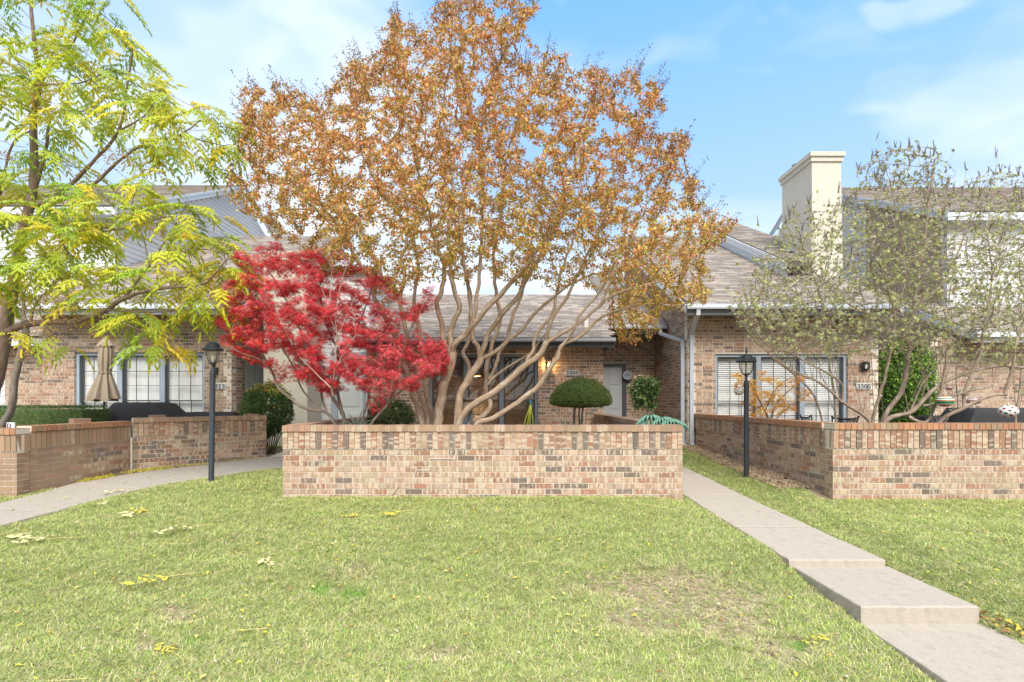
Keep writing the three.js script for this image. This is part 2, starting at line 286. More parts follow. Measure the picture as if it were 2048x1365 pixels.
// a stretch of wall from plan point a to b (front on the left-hand normal), T thick
function wallStretch(B, parts, a, b, base, courses, sold, cap, { mix, capMix, soldMix, T = .21, both = true, y0drop = 0 }) {
  const dx = b[0] - a[0], dd = b[1] - a[1], L = Math.hypot(dx, dd), n = [dd / L, dx / L];   // plan is (x, distance); z = -distance, u x y = n
  const F = frameOf(V(a[0], base, -a[1]), n), R = frameOf(V(b[0], base, -b[1]), [-n[0], -n[1]]).multiply(new THREE.Matrix4().makeTranslation(0, 0, T));
  const H = courses * COURSE;
  parts.add(new THREE.BoxGeometry(L - .01, H + sold - .004 + .35, T - .016), new THREE.Matrix4().copy(F).multiply(new THREE.Matrix4().makeTranslation(L / 2, (H + sold - .004 - .35) / 2, -T / 2)));
  const faces = both ? [F, R] : [F];
  for (const f of faces) {
    const fm = f === F ? mix : mixOf(mix, L / 2, 1);
    runBond(B, f, L, -COURSE * 3, H, fm, { phase: 1 });
    const n2 = Math.round(L / .0815), w = L / n2;
    for (let i = 0; i < n2; i++) B.add(f, V((i + .5) * w, H + sold / 2, -.0505 + .012 + (rb() - .5) * .005), sold - .012, w - .010, .101, f === F ? soldMix || mix : mixOf(soldMix || mix, L / 2, 1), Math.PI / 2);
  }
  const n3 = Math.round(L / .0835), w3 = L / n3;
  for (let i = 0; i < n3; i++) B.add(F, V((i + .5) * w3, H + sold + cap / 2 + (rb() - .5) * .004, -T / 2), w3 - .008, cap - .004, T + .055, capMix);
  parts.add(new THREE.BoxGeometry(L - .006, cap - .014, T + .03), new THREE.Matrix4().copy(F).multiply(new THREE.Matrix4().makeTranslation(L / 2, H + sold + cap / 2 - .002, -T / 2)));
  return { F, R, H, L };
}
const CEN = { x0: -3.35, x1: 2.49, d: 7.66 };
{
  const w = group('garden_wall', 'wide low brick garden wall with tan cap, across the lawn before the red maple', 'wall', [0, 0, 0], 'low brick garden walls', 'thing');
  const B = new Bricks(), core = new MB(), o = { mix: MIX.pale, capMix: MIX.capTan, soldMix: MIX.upright };
  wallStretch(B, core, [CEN.x0, CEN.d], [CEN.x1, CEN.d], .015, 8, .256, .094, o);
  wallStretch(B, core, [CEN.x0 + .21, 7.88], [CEN.x0 + .30, 13.86], .10, 7, .256, .094, { ...o, mix: MIX.redmix, soldMix: MIX.redmix });
  wallStretch(B, core, [2.19, 13.86], [CEN.x1 - .21, 7.88], .10, 7, .256, .094, { ...o, mix: MIX.redmix, soldMix: MIX.redmix });
  const m = mesh('mortar', core.geo(), mortarMat, w); B.emit(m, 300);
  // the repaired crack: pale mortar stepping down through the courses
  const cr = new MB(), wm = std(C(.66, .62, .56), .9), S = COURSE, pts = [[912, 852], [912, 905], [909, 918], [858, 918], [858, 941], [832, 941], [829, 953]];
  for (let i = 1; i < pts.length; i++) { const a = at(pts[i - 1][0], pts[i - 1][1], 7.652), b = at(pts[i][0], pts[i][1], 7.652); a.z = b.z = -7.6560; cr.bar(a, b, .009, .006); }
  cr.build('mortar_repair', wm, w);
  const gp = new MB(); for (const [p, q] of [[[790, 987], [783, 992]], [[799, 974], [787, 990]]]) { const a = at(...p, 7.652), b = at(...q, 7.652); a.z = b.z = -7.6555; gp.bar(a, b, .007, .004); }
  gp.build('crack', std(C(.03, .025, .02), 1), w);
}
{
  const w = group('garden_wall', 'low brick garden wall with orange-red cap beside the concrete walkway and steps', 'wall', [0, 0, 0], 'low brick garden walls', 'thing');
  const B = new Bricks(), core = new MB(), o = { mix: MIX.pale, capMix: MIX.capOrange, soldMix: MIX.upright };
  wallStretch(B, core, [4.586, 7.5], [10.4, 7.5], .04, 8, .27, .092, o);
  wallStretch(B, core, [4.45, 12.78], [4.584, 7.72], .04, 8, .27, .092, { ...o, mix: MIX.warm, soldMix: MIX.warm });
  // the corner end of the near stretch, seen from the walk
  const m = mesh('mortar', core.geo(), mortarMat, w); B.emit(m, 300);
}
{
  const w = group('garden_wall', 'angled brick garden wall with a tan patched corner, along the curved path below the umbrella', 'wall', [0, 0, 0], 'low brick garden walls', 'thing');
  const B = new Bricks();
  const P = [-7.23, 7.66], Q = [-7.05, 9.7], R = [-5.29, 11.3];
  // faces are laid here by hand because the wall turns away from the path
  const face = (a, b, base, mix, sm, cm, T = .21) => {
    const dx = b[0] - a[0], dd = b[1] - a[1], L = Math.hypot(dx, dd), F = frameOf(V(a[0], base, -a[1]), [dd / L, dx / L]), H = 8 * COURSE;
    runBond(B, F, L, -COURSE * 3, H, mix, { phase: 1 });
    const n2 = Math.round(L / .0815), q = L / n2; for (let i = 0; i < n2; i++) { B.add(F, V((i + .5) * q, H + .128, -.045 + .012 + (rb() - .5) * .005), .244, q - .010, .09, sm, Math.PI / 2); B.add(F, V((i + .5) * q, H + .256 + .046 + (rb() - .5) * .004, -T / 2), q - .008, .088, T + .055, cm); }
    return { F, L, H };
  };
  const cores = new MB(), cb = ({ F, L, H }, T = .21) => { cores.add(new THREE.BoxGeometry(L - .01, H + .252 + .35, T - .016), new THREE.Matrix4().copy(F).multiply(new THREE.Matrix4().makeTranslation(L / 2, (H + .252 - .35) / 2, -T / 2))); cores.add(new THREE.BoxGeometry(L - .006, .078, T + .03), new THREE.Matrix4().copy(F).multiply(new THREE.Matrix4().makeTranslation(L / 2, H + .256 + .044, -T / 2))); };
  cb(face([-11, 7.66], [P[0] - .0, 7.66], -.03, MIX.plain, MIX.plain, MIX.capOrange)); { const F = frameOf(V(P[0], -.03, -7.66), [0, 1]), Fe = frameOf(V(P[0], -.03, -7.66), [1, 0]); runBond(B, Fe.clone().multiply(new THREE.Matrix4().makeTranslation(.1015, 0, 0)), .112, -.25, 8 * COURSE, MIX.plain, { t: .2 }); B.add(Fe, V(.157, 8 * COURSE + .128, -.09), .10, .244, .2, MIX.plain); }
  cb(face([P[0] - .004, 7.875], Q, .0, (u, v) => u > .95 + .3 * N2(Math.floor(v / COURSE) * 1.7, 3) && v < .60 ? MIX.redmix : MIX.plain, MIX.plain, MIX.capOrange));
  cb(face([Q[0] + .02, Q[1] + .03], R, .05, MIX.redmix, MIX.redmix, MIX.capTan));
  { // end of the wall by the bush
    const L = .21, n = [(R[1] - Q[1]), (R[0] - Q[0])], l = Math.hypot(...n), F = frameOf(V(R[0], .05, -R[1]), [n[1] / l, -n[0] / l]); runBond(B, F, L, -.2, 8 * COURSE, MIX.redmix, { t: .03 });
  }
  const m = mesh('mortar', cores.geo(), mortarMat, w); B.emit(m, 300);
  const pl = new MB(); { const q = at(262, 895, 9.62); pl.box(q.x - .013, .02, q.z - .02, q.x + .013, .70, q.z + .002); } pl.build('mortar_joint', std(C(.50, .46, .40), .95), w);
  // three loose-looking brick blocks set on the cap
  for (const [px, py, d] of [[158, 838, 8.9], [313, 831, 10.25], [502, 829, 11.15]]) { const q = at(px, py, d), g = new RoundedBoxGeometry(.27, .085, .13, 2, .006); const k = mesh('cap_block', cellUV(flat(g), 28 * CELLX + 3), brickMat, w); k.position.set(q.x - .02, q.y - .04, q.z - .04); k.rotation.y = px < 200 ? 1.2 : .72; }
}

// ------------------------------------------------------------------ houses
const shingleTones = [[.245, .205, .175], [.30, .255, .215], [.355, .30, .255], [.27, .215, .178], [.215, .185, .165], [.39, .335, .29]].map(c => C(...c));
const shingleTex = tex(512, 512, (i, j) => { const a = torus(i, j, 512, 512, 120, 2, 31), b = torus(i, j, 512, 512, 14, 3, 33); const f = 1 + .34 * a + .24 * b; return [f * .8, f * .8, f * .8]; });
const shingleMat = std(C(1.14, 1.14, 1.14), .95, { map: shingleTex, vertexColors: true, bumpMap: bumpGrain, bumpScale: .003 });
const deckMat = std(C(.16, .14, .12), .95);
const sidingTex = tex(512, 512, (i, j) => { const a = torus(i, j, 512, 512, 6, 4, 41), b = torus(i, j, 512, 512, 90, 2, 42); const f = 1 + .05 * a + .05 * b; return [f * .57, f * .575, f * .585]; });
const sidingMat = std(C(1, 1, 1), .6, { map: sidingTex });
const trimMat = std(C(.55, .60, .66), .5, { bumpMap: bumpGrain, bumpScale: .001 }), trimWhite = std(C(.66, .69, .72), .5), trimBlue = std(C(.30, .345, .40), .5, { bumpMap: bumpGrain, bumpScale: .001 }), trimGrey = std(C(.165, .185, .21), .5, { bumpMap: bumpGrain, bumpScale: .001 }), trimDark = std(C(.062, .068, .074), .5);
const greyPaint = std(C(.43, .445, .45), .45), soffitMat = std(C(.20, .19, .18), .8), darkMetal = std(C(.012, .013, .016), .45, { bumpMap: bumpGrain, bumpScale: .001 }), stuccoMat = std(C(.60, .56, .475), .95, { map: tex(512, 512, (i, j) => { const a = torus(i, j, 512, 512, 8, 4, 51), b = torus(i, j, 512, 512, 70, 2, 52); const st = sstep(.05, .5, fbm2(i / 512 * 22, j / 512 * 2.2, 3)); const f = (.95 + .06 * a + .05 * b) * (1 - .10 * st); return [f, f * (1 - .01 * st), f * (1 - .03 * st)]; }), bumpMap: bumpCoarse, bumpScale: .012 });
const glassMat = new THREE.MeshPhysicalMaterial({ color: C(1, 1, 1), roughness: .02, transmission: 1, thickness: 0, ior: 1.5, side: THREE.DoubleSide });
const slatWhite = std(C(.82, .82, .79), .5), slatWood = std(C(.15, .098, .062), .5), curtainMat = std(C(.66, .64, .54), .9), roomMat = std(C(.20, .165, .13), .9), sashMat = std(C(.05, .055, .062), .5);

// a sloping roof face: eave at distance de and height ye, rising m per metre to distance dr, between x0 and x1; keep(x,d) trims it
function roofFace(roof, S, { x0, x1, de, ye, m, dr, keep = null, deck = true, mb }) {
  const L = (dr - de) * Math.hypot(1, m), ang = Math.atan(m), ex = .15, r = rng(Math.round(Math.abs(x0 * 77 + de * 131)));
  const F = new THREE.Matrix4().makeBasis(V(1, 0, 0), V(0, Math.sin(ang), -Math.cos(ang)), V(0, Math.cos(ang), Math.sin(ang))).setPosition(0, ye, -de);
  if (deck) { const cells = keep ? 24 : 1; for (let i = 0; i < cells; i++) { const xa = lerp(x0, x1, i / cells), xb = lerp(x0, x1, (i + 1) / cells); let s0 = 0; if (keep) while (s0 < L && !keep((xa + xb) / 2, de + s0 * Math.cos(ang))) s0 += .05; if (s0 < L) mb.add(new THREE.BoxGeometry(xb - xa, L - s0, .1), new THREE.Matrix4().copy(F).multiply(new THREE.Matrix4().makeTranslation((xa + xb) / 2, (L + s0) / 2, -.055))); } }
  for (let k = 0, s = -.02; s < L; k++, s += ex) {
    let x = x0 - r() * .3; while (x < x1) {
      const w = .22 + r() * .16, a = Math.max(x, x0), b = Math.min(x + w, x1); x += w; if (b - a < .03) continue; const cx = (a + b) / 2, d = de + (s + ex / 2) * Math.cos(ang);
      if (keep && !keep(cx, d)) continue;
      const len = Math.min(ex * 1.32, L - s + .03), mm = new THREE.Matrix4().copy(F).multiply(new THREE.Matrix4().makeTranslation(cx, s + len / 2, .012 + r() * .004)).multiply(new THREE.Matrix4().makeRotationX(-.062)).multiply(new THREE.Matrix4().makeScale(b - a - .006, len, .012));
      const y = ye + m * (d - de), px = PX + cx / d * FOCAL, py = HORIZON - (y - EYE) / d * FOCAL;
      S.push({ m: mm, tone: Math.floor(r() * 6), s: px < 0 || px > 2048 || py < 0 || (S.hide && S.hide(px, py)) ? 0 : 1 / d });
    }
  }
}
const shingleBox = shingleTones.map(c => tint(flat(new THREE.BoxGeometry(1, 1, 1)), c));
function emitShingles(S, roof, limit = 300) { S.sort((a, b) => b.s - a.s); S.slice(0, limit).forEach(e => { const q = mesh('shingle', shingleBox[e.tone], shingleMat, roof); e.m.decompose(q.position, q.quaternion, q.scale); }); const mb = new MB(); S.slice(limit).forEach(e => mb.add(shingleBox[e.tone], e.m)); if (mb.p.length) mb.build('shingles', shingleMat, roof).userData.kind = 'stuff'; }
// lap boards on a face: each board its own piece; span(v) gives [u0,u1] or null
function lapBoards(parent, frame, v0, v1, span, mat, exp = .15, limit = 300) {
  let n = 0; for (let v = v0; v < v1; v += exp) { const s = span(v + exp / 2); if (!s || s[1] - s[0] < .05) continue; const g = flat(new THREE.BoxGeometry(s[1] - s[0], exp + .02, .014)); boxUV(g, s[1] - s[0], exp + .02, .014); g.applyMatrix4(new THREE.Matrix4().copy(frame).multiply(new THREE.Matrix4().makeTranslation((s[0] + s[1]) / 2, v + exp / 2, .012)).multiply(new THREE.Matrix4().makeRotationX(-.085))); mesh('siding_board', g, mat, parent); n++; }
}
// a window of several bays in a wall opening; frame origin is the opening's lower left corner on the wall's outer face
function makeWindow(house, frame, W, H, { bays = 3, rail = .8, fm = trimBlue, blind = 'white', tilt = 1.0, pitch = .05, name = 'window', cols = 3, rowsUp = 3, rowsLo = 2, room = roomMat }) {
  const f = new MB(), z0 = -.16, z1 = -.055, ed = .075, mul = .115, bw = (W - 2 * ed - (bays - 1) * mul) / bays;
  f.box(.004, .004, z0, ed, H - .004, z1).box(W - ed, .004, z0, W - .004, H - .004, z1).box(ed, H - ed, z0, W - ed, H - .004, z1 - .002).box(ed, .004, z0, W - ed, ed * .8, z1 + .03);
  for (let i = 1; i < bays; i++) { const x = ed + i * bw + (i - 1) * mul; f.box(x, ed * .8, z0, x + mul, H - ed, z1 - .004); }
  const win = f.build(name, fm, house, frame), Z = m => new THREE.Matrix4().copy(frame).multiply(m), I = new THREE.Matrix4();
  for (let i = 0; i < bays; i++) {
    const xa = ed + i * (bw + mul), xb = xa + bw, sash = new MB(), mun = new MB(), yb = ed * .8, yt = H - ed, s = .032;
    const zu = [-.125, -.095], zl = [-.150, -.122];
    const fr = (y0, y1, z) => { sash.box(xa + .001, y0, z[0], xa + s, y1, z[1]).box(xb - s, y0, z[0], xb - .001, y1, z[1]).box(xa + s, y1 - s, z[0] + .001, xb - s, y1, z[1] - .001).box(xa + s, y0, z[0] + .001, xb - s, y0 + s, z[1] - .001); };
    fr(rail, yt, zu); fr(yb, rail + s, zl); sash.build('sash', sashMat, win, frame);
    for (const [y0, y1, rows, z] of [[rail + s, yt - s, rowsUp, -.11], [yb + s, rail, rowsLo, -.136]]) {
      const pw = (xb - xa - 2 * s) / cols, ph = (y1 - y0) / rows;
      for (let c = 0; c < cols; c++) for (let r = 0; r < rows; r++) { const g = new THREE.BoxGeometry(pw - .013, ph - .013, .004); g.applyMatrix4(Z(I.clone().makeTranslation(xa + s + (c + .5) * pw, y0 + (r + .5) * ph, z))); const p = mesh('pane', g, glassMat, win); p.castShadow = false; }
      for (let c = 1; c < cols; c++) mun.box(xa + s + c * pw - .0062, y0, z - .007, xa + s + c * pw + .0062, y1, z + .007);
      for (let r = 1; r < rows; r++) for (let c = 0; c < cols; c++) mun.box(xa + s + c * pw + .0064, y0 + r * ph - .0062, z - .0065, xa + s + (c + 1) * pw - .0064, y0 + r * ph + .0062, z + .0065);
    }
    mun.build('muntins', sashMat, win, frame);
    const bl = new MB(), zb = -.215, sg = new THREE.BoxGeometry(bw - .02, .0028, pitch * 1.06);
    for (let y = yb + .03; y < yt; y += pitch) bl.add(sg, I.clone().makeTranslation((xa + xb) / 2, y, zb).multiply(new THREE.Matrix4().makeRotationX(tilt)));
    for (const q of [.2, .8]) bl.box(lerp(xa, xb, q) - .004, yb, zb + .026, lerp(xa, xb, q) + .004, yt, zb + .028);
    bl.build('blind', blind === 'white' ? slatWhite : slatWood, win, frame);
  }
  // the room behind
  const rm = new MB(), D = 2.6; rm.box(-.3, -.4, -D - .1, W + .3, H + .4, -D).box(-.4, -.4, -D, -.3, H + .4, -.30).box(W + .3, -.4, -D, W + .4, H + .4, -.30).box(-.3, -.5, -D, W + .3, -.4, -.30).box(-.3, H + .4, -D, W + .3, H + .5, -.30);
  rm.build('room', room, win, frame);
  return win;
}
function gutter(house, x0, x1, d, y, mat, name = 'gutter') { const s = new THREE.Shape([[0, 0], [-.075, 0], [-.08, -.02], [-.11, -.09], [-.11, -.125], [0, -.125]].map(p => new THREE.Vector2(...p))); s.closePath(); const g = flat(new THREE.ExtrudeGeometry(s, { depth: x1 - x0, bevelEnabled: false })); g.rotateY(Math.PI / 2); g.translate(x0, y, -d); g.computeVertexNormals(); return mesh(name, g, mat, house); }
function downspout(house, pts, mat, w = .085) { const mb = new MB(); for (let i = 1; i < pts.length; i++) { const a = pts[i - 1], b = pts[i], d = b.clone().sub(a).normalize().multiplyScalar(.028); mb.bar(a.clone().sub(d), b.clone().add(d), w + i * .001, w * .8 + i * .001); } return mb.build('downspout', mat, house); }
function plaque(house, c, s, w = .37, h = .15) { const p = mesh('house_number', flat(new RoundedBoxGeometry(w, h, .022, 2, .004)), std(C(.60, .60, .58), .6, { bumpMap: bumpGrain, bumpScale: .002 }), house); p.position.copy(c); [...s].forEach((ch, i) => { const g = text(ch, .108, .006), q = mesh('digit', g, darkMetal, p); q.position.set((i - (s.length - 1) / 2) * .086, .0, .0112); }); return p; }
const zoneBehindWalls = (px, py) => py > 850;

{ // ---- 3309, the house in the middle
  const h = group('brick_house', 'low brick house numbered 3309 with dark wood blinds, behind the branching autumn tree', 'house', [0, 0, 0], 'brick row houses');
  const D = 13.9, B = new Bricks(); B.hide = zoneBehindWalls; const core = new MB();
  const F = frameOf(V(-3.83, 0, -D), [0, 1]), L = 6.25, win = [-2.20 + 3.83, .69 + 3.83, .55, 2.60];
  runBond(B, F, L, .1, 2.86, MIX.deep, { holes: [win], right: 1 }); core.add(wallCore(F, L, .1, 2.86, [win], .19));
  const Fs = frameOf(V(2.42, 0, -D), [1, 0]); runBond(B, Fs, .30, .1, 2.86, MIX.deep, { left: 2 });
  core.box(2.1, .1, -14.3, 2.405, 3.3, -14.10);
  const Fp = frameOf(V(2.05, 0, -15.7), [0, 1]), door = [.26, 1.37, .3, 2.47]; runBond(B, Fp, 2.22, .25, 3.75, MIX.deep, { holes: [door] }); core.add(wallCore(Fp, 2.22, .25, 3.75, [door], .2));
  core.box(1.95, .2, -15.7, 2.05, 3.6, -14.10);
  const wall = mesh('wall', core.geo(), mortarMat, h); B.emit(wall, 300);
  makeWindow(h, frameOf(V(-2.20, .55, -D), [0, 1]), 2.89, 2.05, { rail: .80, fm: trimGrey, blind: 'wood', tilt: .5, pitch: .052, rowsUp: 3, rowsLo: 2 });
  // door
  const jm = new MB(); jm.box(3.30, .34, -15.80, 3.415, 2.465, -15.66).box(2.33, .34, -15.80, 2.40, 2.465, -15.66).box(2.40, 2.385, -15.80, 3.30, 2.463, -15.662);
  jm.build('door_frame', trimDark, h);
  const dr = mesh('door', flat(new RoundedBoxGeometry(.90, 2.04, .045, 2, .004)), greyPaint, h); dr.position.set(2.85, 1.363, -15.75);
  for (const [x, y, w, hh] of [[-.22, .70, .26, .40], [.22, .70, .26, .40], [-.22, .08, .26, .62], [.22, .08, .26, .62], [-.22, -.62, .26, .50], [.22, -.62, .26, .50]]) { const g = new THREE.ExtrudeGeometry(new THREE.Shape([[-w / 2, -hh / 2], [w / 2, -hh / 2], [w / 2, hh / 2], [-w / 2, hh / 2]].map(p => new THREE.Vector2(...p))), { depth: .006, bevelEnabled: true, bevelThickness: .008, bevelSize: .02, bevelSegments: 2 }); const p = mesh('panel', flat(g), greyPaint, dr); p.position.set(x, y, .022); }
  for (const y of [-.10, .06]) { const k = mesh('door_knob', flat(new THREE.SphereGeometry(y < 0 ? .03 : .022, 12, 8)), darkMetal, dr); k.position.set(-.39, y, .04); }
  // roof
  const rd = new MB(), S = []; S.hide = (px, py) => py > 690;
  const keep = (x, d) => x < 2.62 || d > 14.42;
  roofFace(null, S, { x0: -4.0, x1: 4.26, de: 13.32, ye: 2.97, m: .45, dr: 17.6, keep, mb: rd });
  { const P = new THREE.Matrix4(); rd.add(new THREE.BoxGeometry(8.26, 4.7, .1), P.makeRotationX(Math.PI / 2 + Math.atan(.45)).setPosition(.13, 3.84, -19.75)); }
  const roof = mesh('roof', rd.geo(), deckMat, h); emitShingles(S, roof);
  const fx = new MB(); fx.box(-4.0, 2.72, -13.36, 2.60, 2.90, -13.33); fx.box(2.62, 3.20, -14.47, 4.24, 3.37, -14.44).box(2.52, 2.72, -14.45, 2.615, 2.90, -13.365); fx.build('fascia', trimDark, h);
  const sf = new MB(); sf.box(-4.0, 2.862, -13.88, 2.60, 2.882, -13.37).box(2.62, 3.34, -15.69, 4.24, 3.36, -14.475); sf.build('soffit', soffitMat, h);
  gutter(h, -4.02, 2.62, 13.32, 2.965, std(C(.052, .056, .060), .4)); gutter(h, 2.64, 4.24, 14.42, 3.455, std(C(.20, .215, .235), .45));
  downspout(h, [V(4.06, 3.33, -14.37), V(4.06, 3.20, -14.36), V(4.22, 2.85, -12.98), V(4.22, .30, -12.98), V(4.24, .22, -12.80)], std(C(.40, .43, .47), .4));
  // siding bay and stucco chimney on the left
  const bay = new MB(); bay.box(-5.52, .1, -19.9, -3.86, 4.85, -14.22).box(-3.858, .1, -14.20, -3.84, 2.9, -13.9); const bw = bay.build('siding_wall', sidingMat, h); lapBoards(bw, frameOf(V(-5.52, 0, -14.22), [0, 1]), .3, 4.85, v => v < 2.7 ? [0, .62] : [0, 1.66], sidingMat, .14);
  const br = new MB(); br.box(-5.7, 4.86, -20, -3.7, 4.95, -14.0); br.build('bay_roof', deckMat, h);
  const fr = new MB(); fr.box(-4.87, .3, -14.20, -4.70, 2.65, -14.12).box(-4.70, 2.50, -14.20, -3.88, 2.65, -14.121).box(-4.02, .3, -14.20, -3.88, 2.499, -14.122); fr.build('side_door_frame', trimBlue, h);
  const sd = new MB(); sd.box(-4.698, .3, -14.205, -4.022, 2.498, -14.175); const sdm = sd.build('side_door', std(C(.52, .55, .55), .5), h); for (const y of [.55, 1.25, 1.95]) { const g = flat(new RoundedBoxGeometry(.46, .5, .02, 2, .006)); const p = mesh('panel', g, std(C(.46, .50, .50), .5), sdm); p.position.set(-4.36, y + .2, -14.172); }
  const ch = new MB(); ch.box(-6.25, .05, -14.9, -5.15, 4.9, -13.2); const cm = ch.build('chimney', stuccoMat, h); const cc = new MB(); cc.box(-6.32, 4.90, -14.97, -5.08, 5.12, -13.13); cc.build('chimney_cap', stuccoMat, cm);
  plaque(h, V(1.59, 2.105, -13.886), '3309');
}
{ // ---- 3305, to the right
  const h = group('brick_house', 'brick house numbered 3305 with white blinds and tall stucco chimney, right of the walkway', 'house', [0, 0, 0], 'brick row houses');
  const D = 12.8, B = new Bricks(); B.hide = (px, py) => py > 900; const core = new MB();
  const F = frameOf(V(4.28, 0, -D), [0, 1]), L = 4.66, win = [.68, 3.92, .55, 2.51];
  runBond(B, F, L, .02, 3.50, MIX.warm, { holes: [win], left: 1, right: 1 }); core.add(wallCore(F, L, .02, 3.5, [win], .19));
  const Fs = frameOf(V(4.28, 0, -20), [-1, 0]), top = u => 3.58 + .49 * ((20 - u) - 12.1) - .14; runBond(B, Fs, 7.2, .02, 7.4, MIX.deep, { top, right: 2 }); core.add(wallCore(Fs, 7.2, .02, 0, [], .19, .008, top));
  const Fr = frameOf(V(8.94, 0, -D), [1, 0]); runBond(B, Fr, 2.2, .02, 3.5, MIX.warm, { left: 2 }); core.add(wallCore(Fr, 2.2, .02, 3.5, [], .19));
  const wall = mesh('wall', core.geo(), mortarMat, h); B.emit(wall, 300);
  makeWindow(h, frameOf(V(4.96, .55, -D), [0, 1]), 3.24, 1.96, { rail: .79, fm: trimBlue, tilt: .95, pitch: .05, rowsUp: 3, rowsLo: 2 });
  const rd = new MB(), S = []; S.hide = (px, py) => py > 640;
  roofFace(null, S, { x0: 4.08, x1: 9.05, de: 12.12, ye: 3.60, m: .49, dr: 20.8, mb: rd });
  roofFace(null, S, { x0: 7.5, x1: 9.0, de: 14.3, ye: 5.16, m: .49, dr: 20.8, keep: (x, d) => d > 16.2 || x < 8.2, mb: rd });
  rd.add(new THREE.BoxGeometry(4.9, 8.4, .1), new THREE.Matrix4().makeRotationX(Math.PI / 2 + Math.atan(.49)).setPosition(6.55, 6.15, -24.5));
  const roof = mesh('roof', rd.geo(), deckMat, h); emitShingles(S, roof);
  const rk = new MB(); rk.bar(V(7.47, 5.02, -14.28), V(7.47, 8.21, -20.8), .03, .17).bar(V(7.44, 5.12, -14.28), V(7.44, 8.31, -20.8), .03, .06).bar(V(4.05, 3.47, -12.14), V(4.05, 7.74, -20.8), .03, .17); rk.build('rake_board', trimWhite, h);
  const sw = new MB(); sw.bar(V(7.52, 4.82, -14.35), V(7.52, 7.98, -20.7), .02, .24); sw.build('step_flashing', trimMat, h);
  const fx = new MB(); fx.box(4.05, 3.35, -12.155, 9.05, 3.54, -12.13); fx.build('fascia', std(C(.16, .175, .19), .5), h);
  const sf = new MB(); sf.box(4.10, 3.505, -12.79, 9.05, 3.525, -12.16); sf.build('soffit', soffitMat, h);
  gutter(h, 4.02, 9.02, 12.12, 3.60, std(C(.30, .325, .36), .4));
  downspout(h, [V(4.28, 3.48, -12.06), V(4.28, 3.36, -12.07), V(4.36, 3.0, -12.74), V(4.36, .30, -12.74), V(4.40, .22, -12.56)], std(C(.42, .45, .49), .4));
  const ch = new MB(); { const g = flat(new THREE.BoxGeometry(.80, 5.0, 1.6)); const p = g.attributes.position; for (let i = 0; i < p.count; i++) if (p.getY(i) < 0) { p.setX(i, p.getX(i) + .09 * (p.getX(i) > 0 ? 1 : 0)); } g.translate(8.69, 5.5, -15.3); ch.p.push(g); }
  const cm = ch.build('chimney', stuccoMat, h); const c1 = new MB(); c1.box(8.25, 7.97, -16.14, 9.13, 8.10, -14.46).box(8.21, 8.10, -16.18, 9.17, 8.22, -14.42); c1.build('chimney_cap', stuccoMat, cm);
  { const g = flat(new THREE.CylinderGeometry(.15, .15, .18, 16)); g.translate(8.6, 8.3, -15.7); mesh('flue', g, std(C(.10, .11, .12), .5), cm); const q = flat(new THREE.ConeGeometry(.21, .09, 16)); q.translate(8.6, 8.46, -15.7); mesh('flue_cap', q, std(C(.12, .13, .14), .5), cm); const fl = new MB(); fl.box(8.27, 4.55, -14.49, 9.20, 4.80, -14.485); fl.build('flashing', std(C(.42, .44, .46), .5), cm); }
  plaque(h, V((1727 - PX) / FOCAL * D, EYE - (773 - HORIZON) / FOCAL * D, -D + .014), '3305');
  // round-hooded wall lantern
  const ln = new MB(), q = at(1731, 733, D - .06); ln.add(new THREE.TorusGeometry(.10, .022, 6, 18), new THREE.Matrix4().makeTranslation(q.x, q.y, q.z)); ln.box(q.x - .05, q.y - .08, q.z - .06, q.x + .05, q.y - .06, q.z + .07).box(q.x - .06, q.y + .07, q.z - .06, q.x + .06, q.y + .10, q.z + .07);
  for (const s of [-.045, .045]) for (const t of [-.045, .06]) ln.box(q.x + s - .006, q.y - .06, q.z + t - .006, q.x + s + .006, q.y + .07, q.z + t + .006);
  const lm = ln.build('wall_lantern', darkMetal, h); const lg = flat(new THREE.CylinderGeometry(.034, .03, .12, 10)); lg.translate(q.x, q.y, q.z + .008); mesh('lantern_glass', lg, std(C(.6, .6, .55), .3), lm);
}
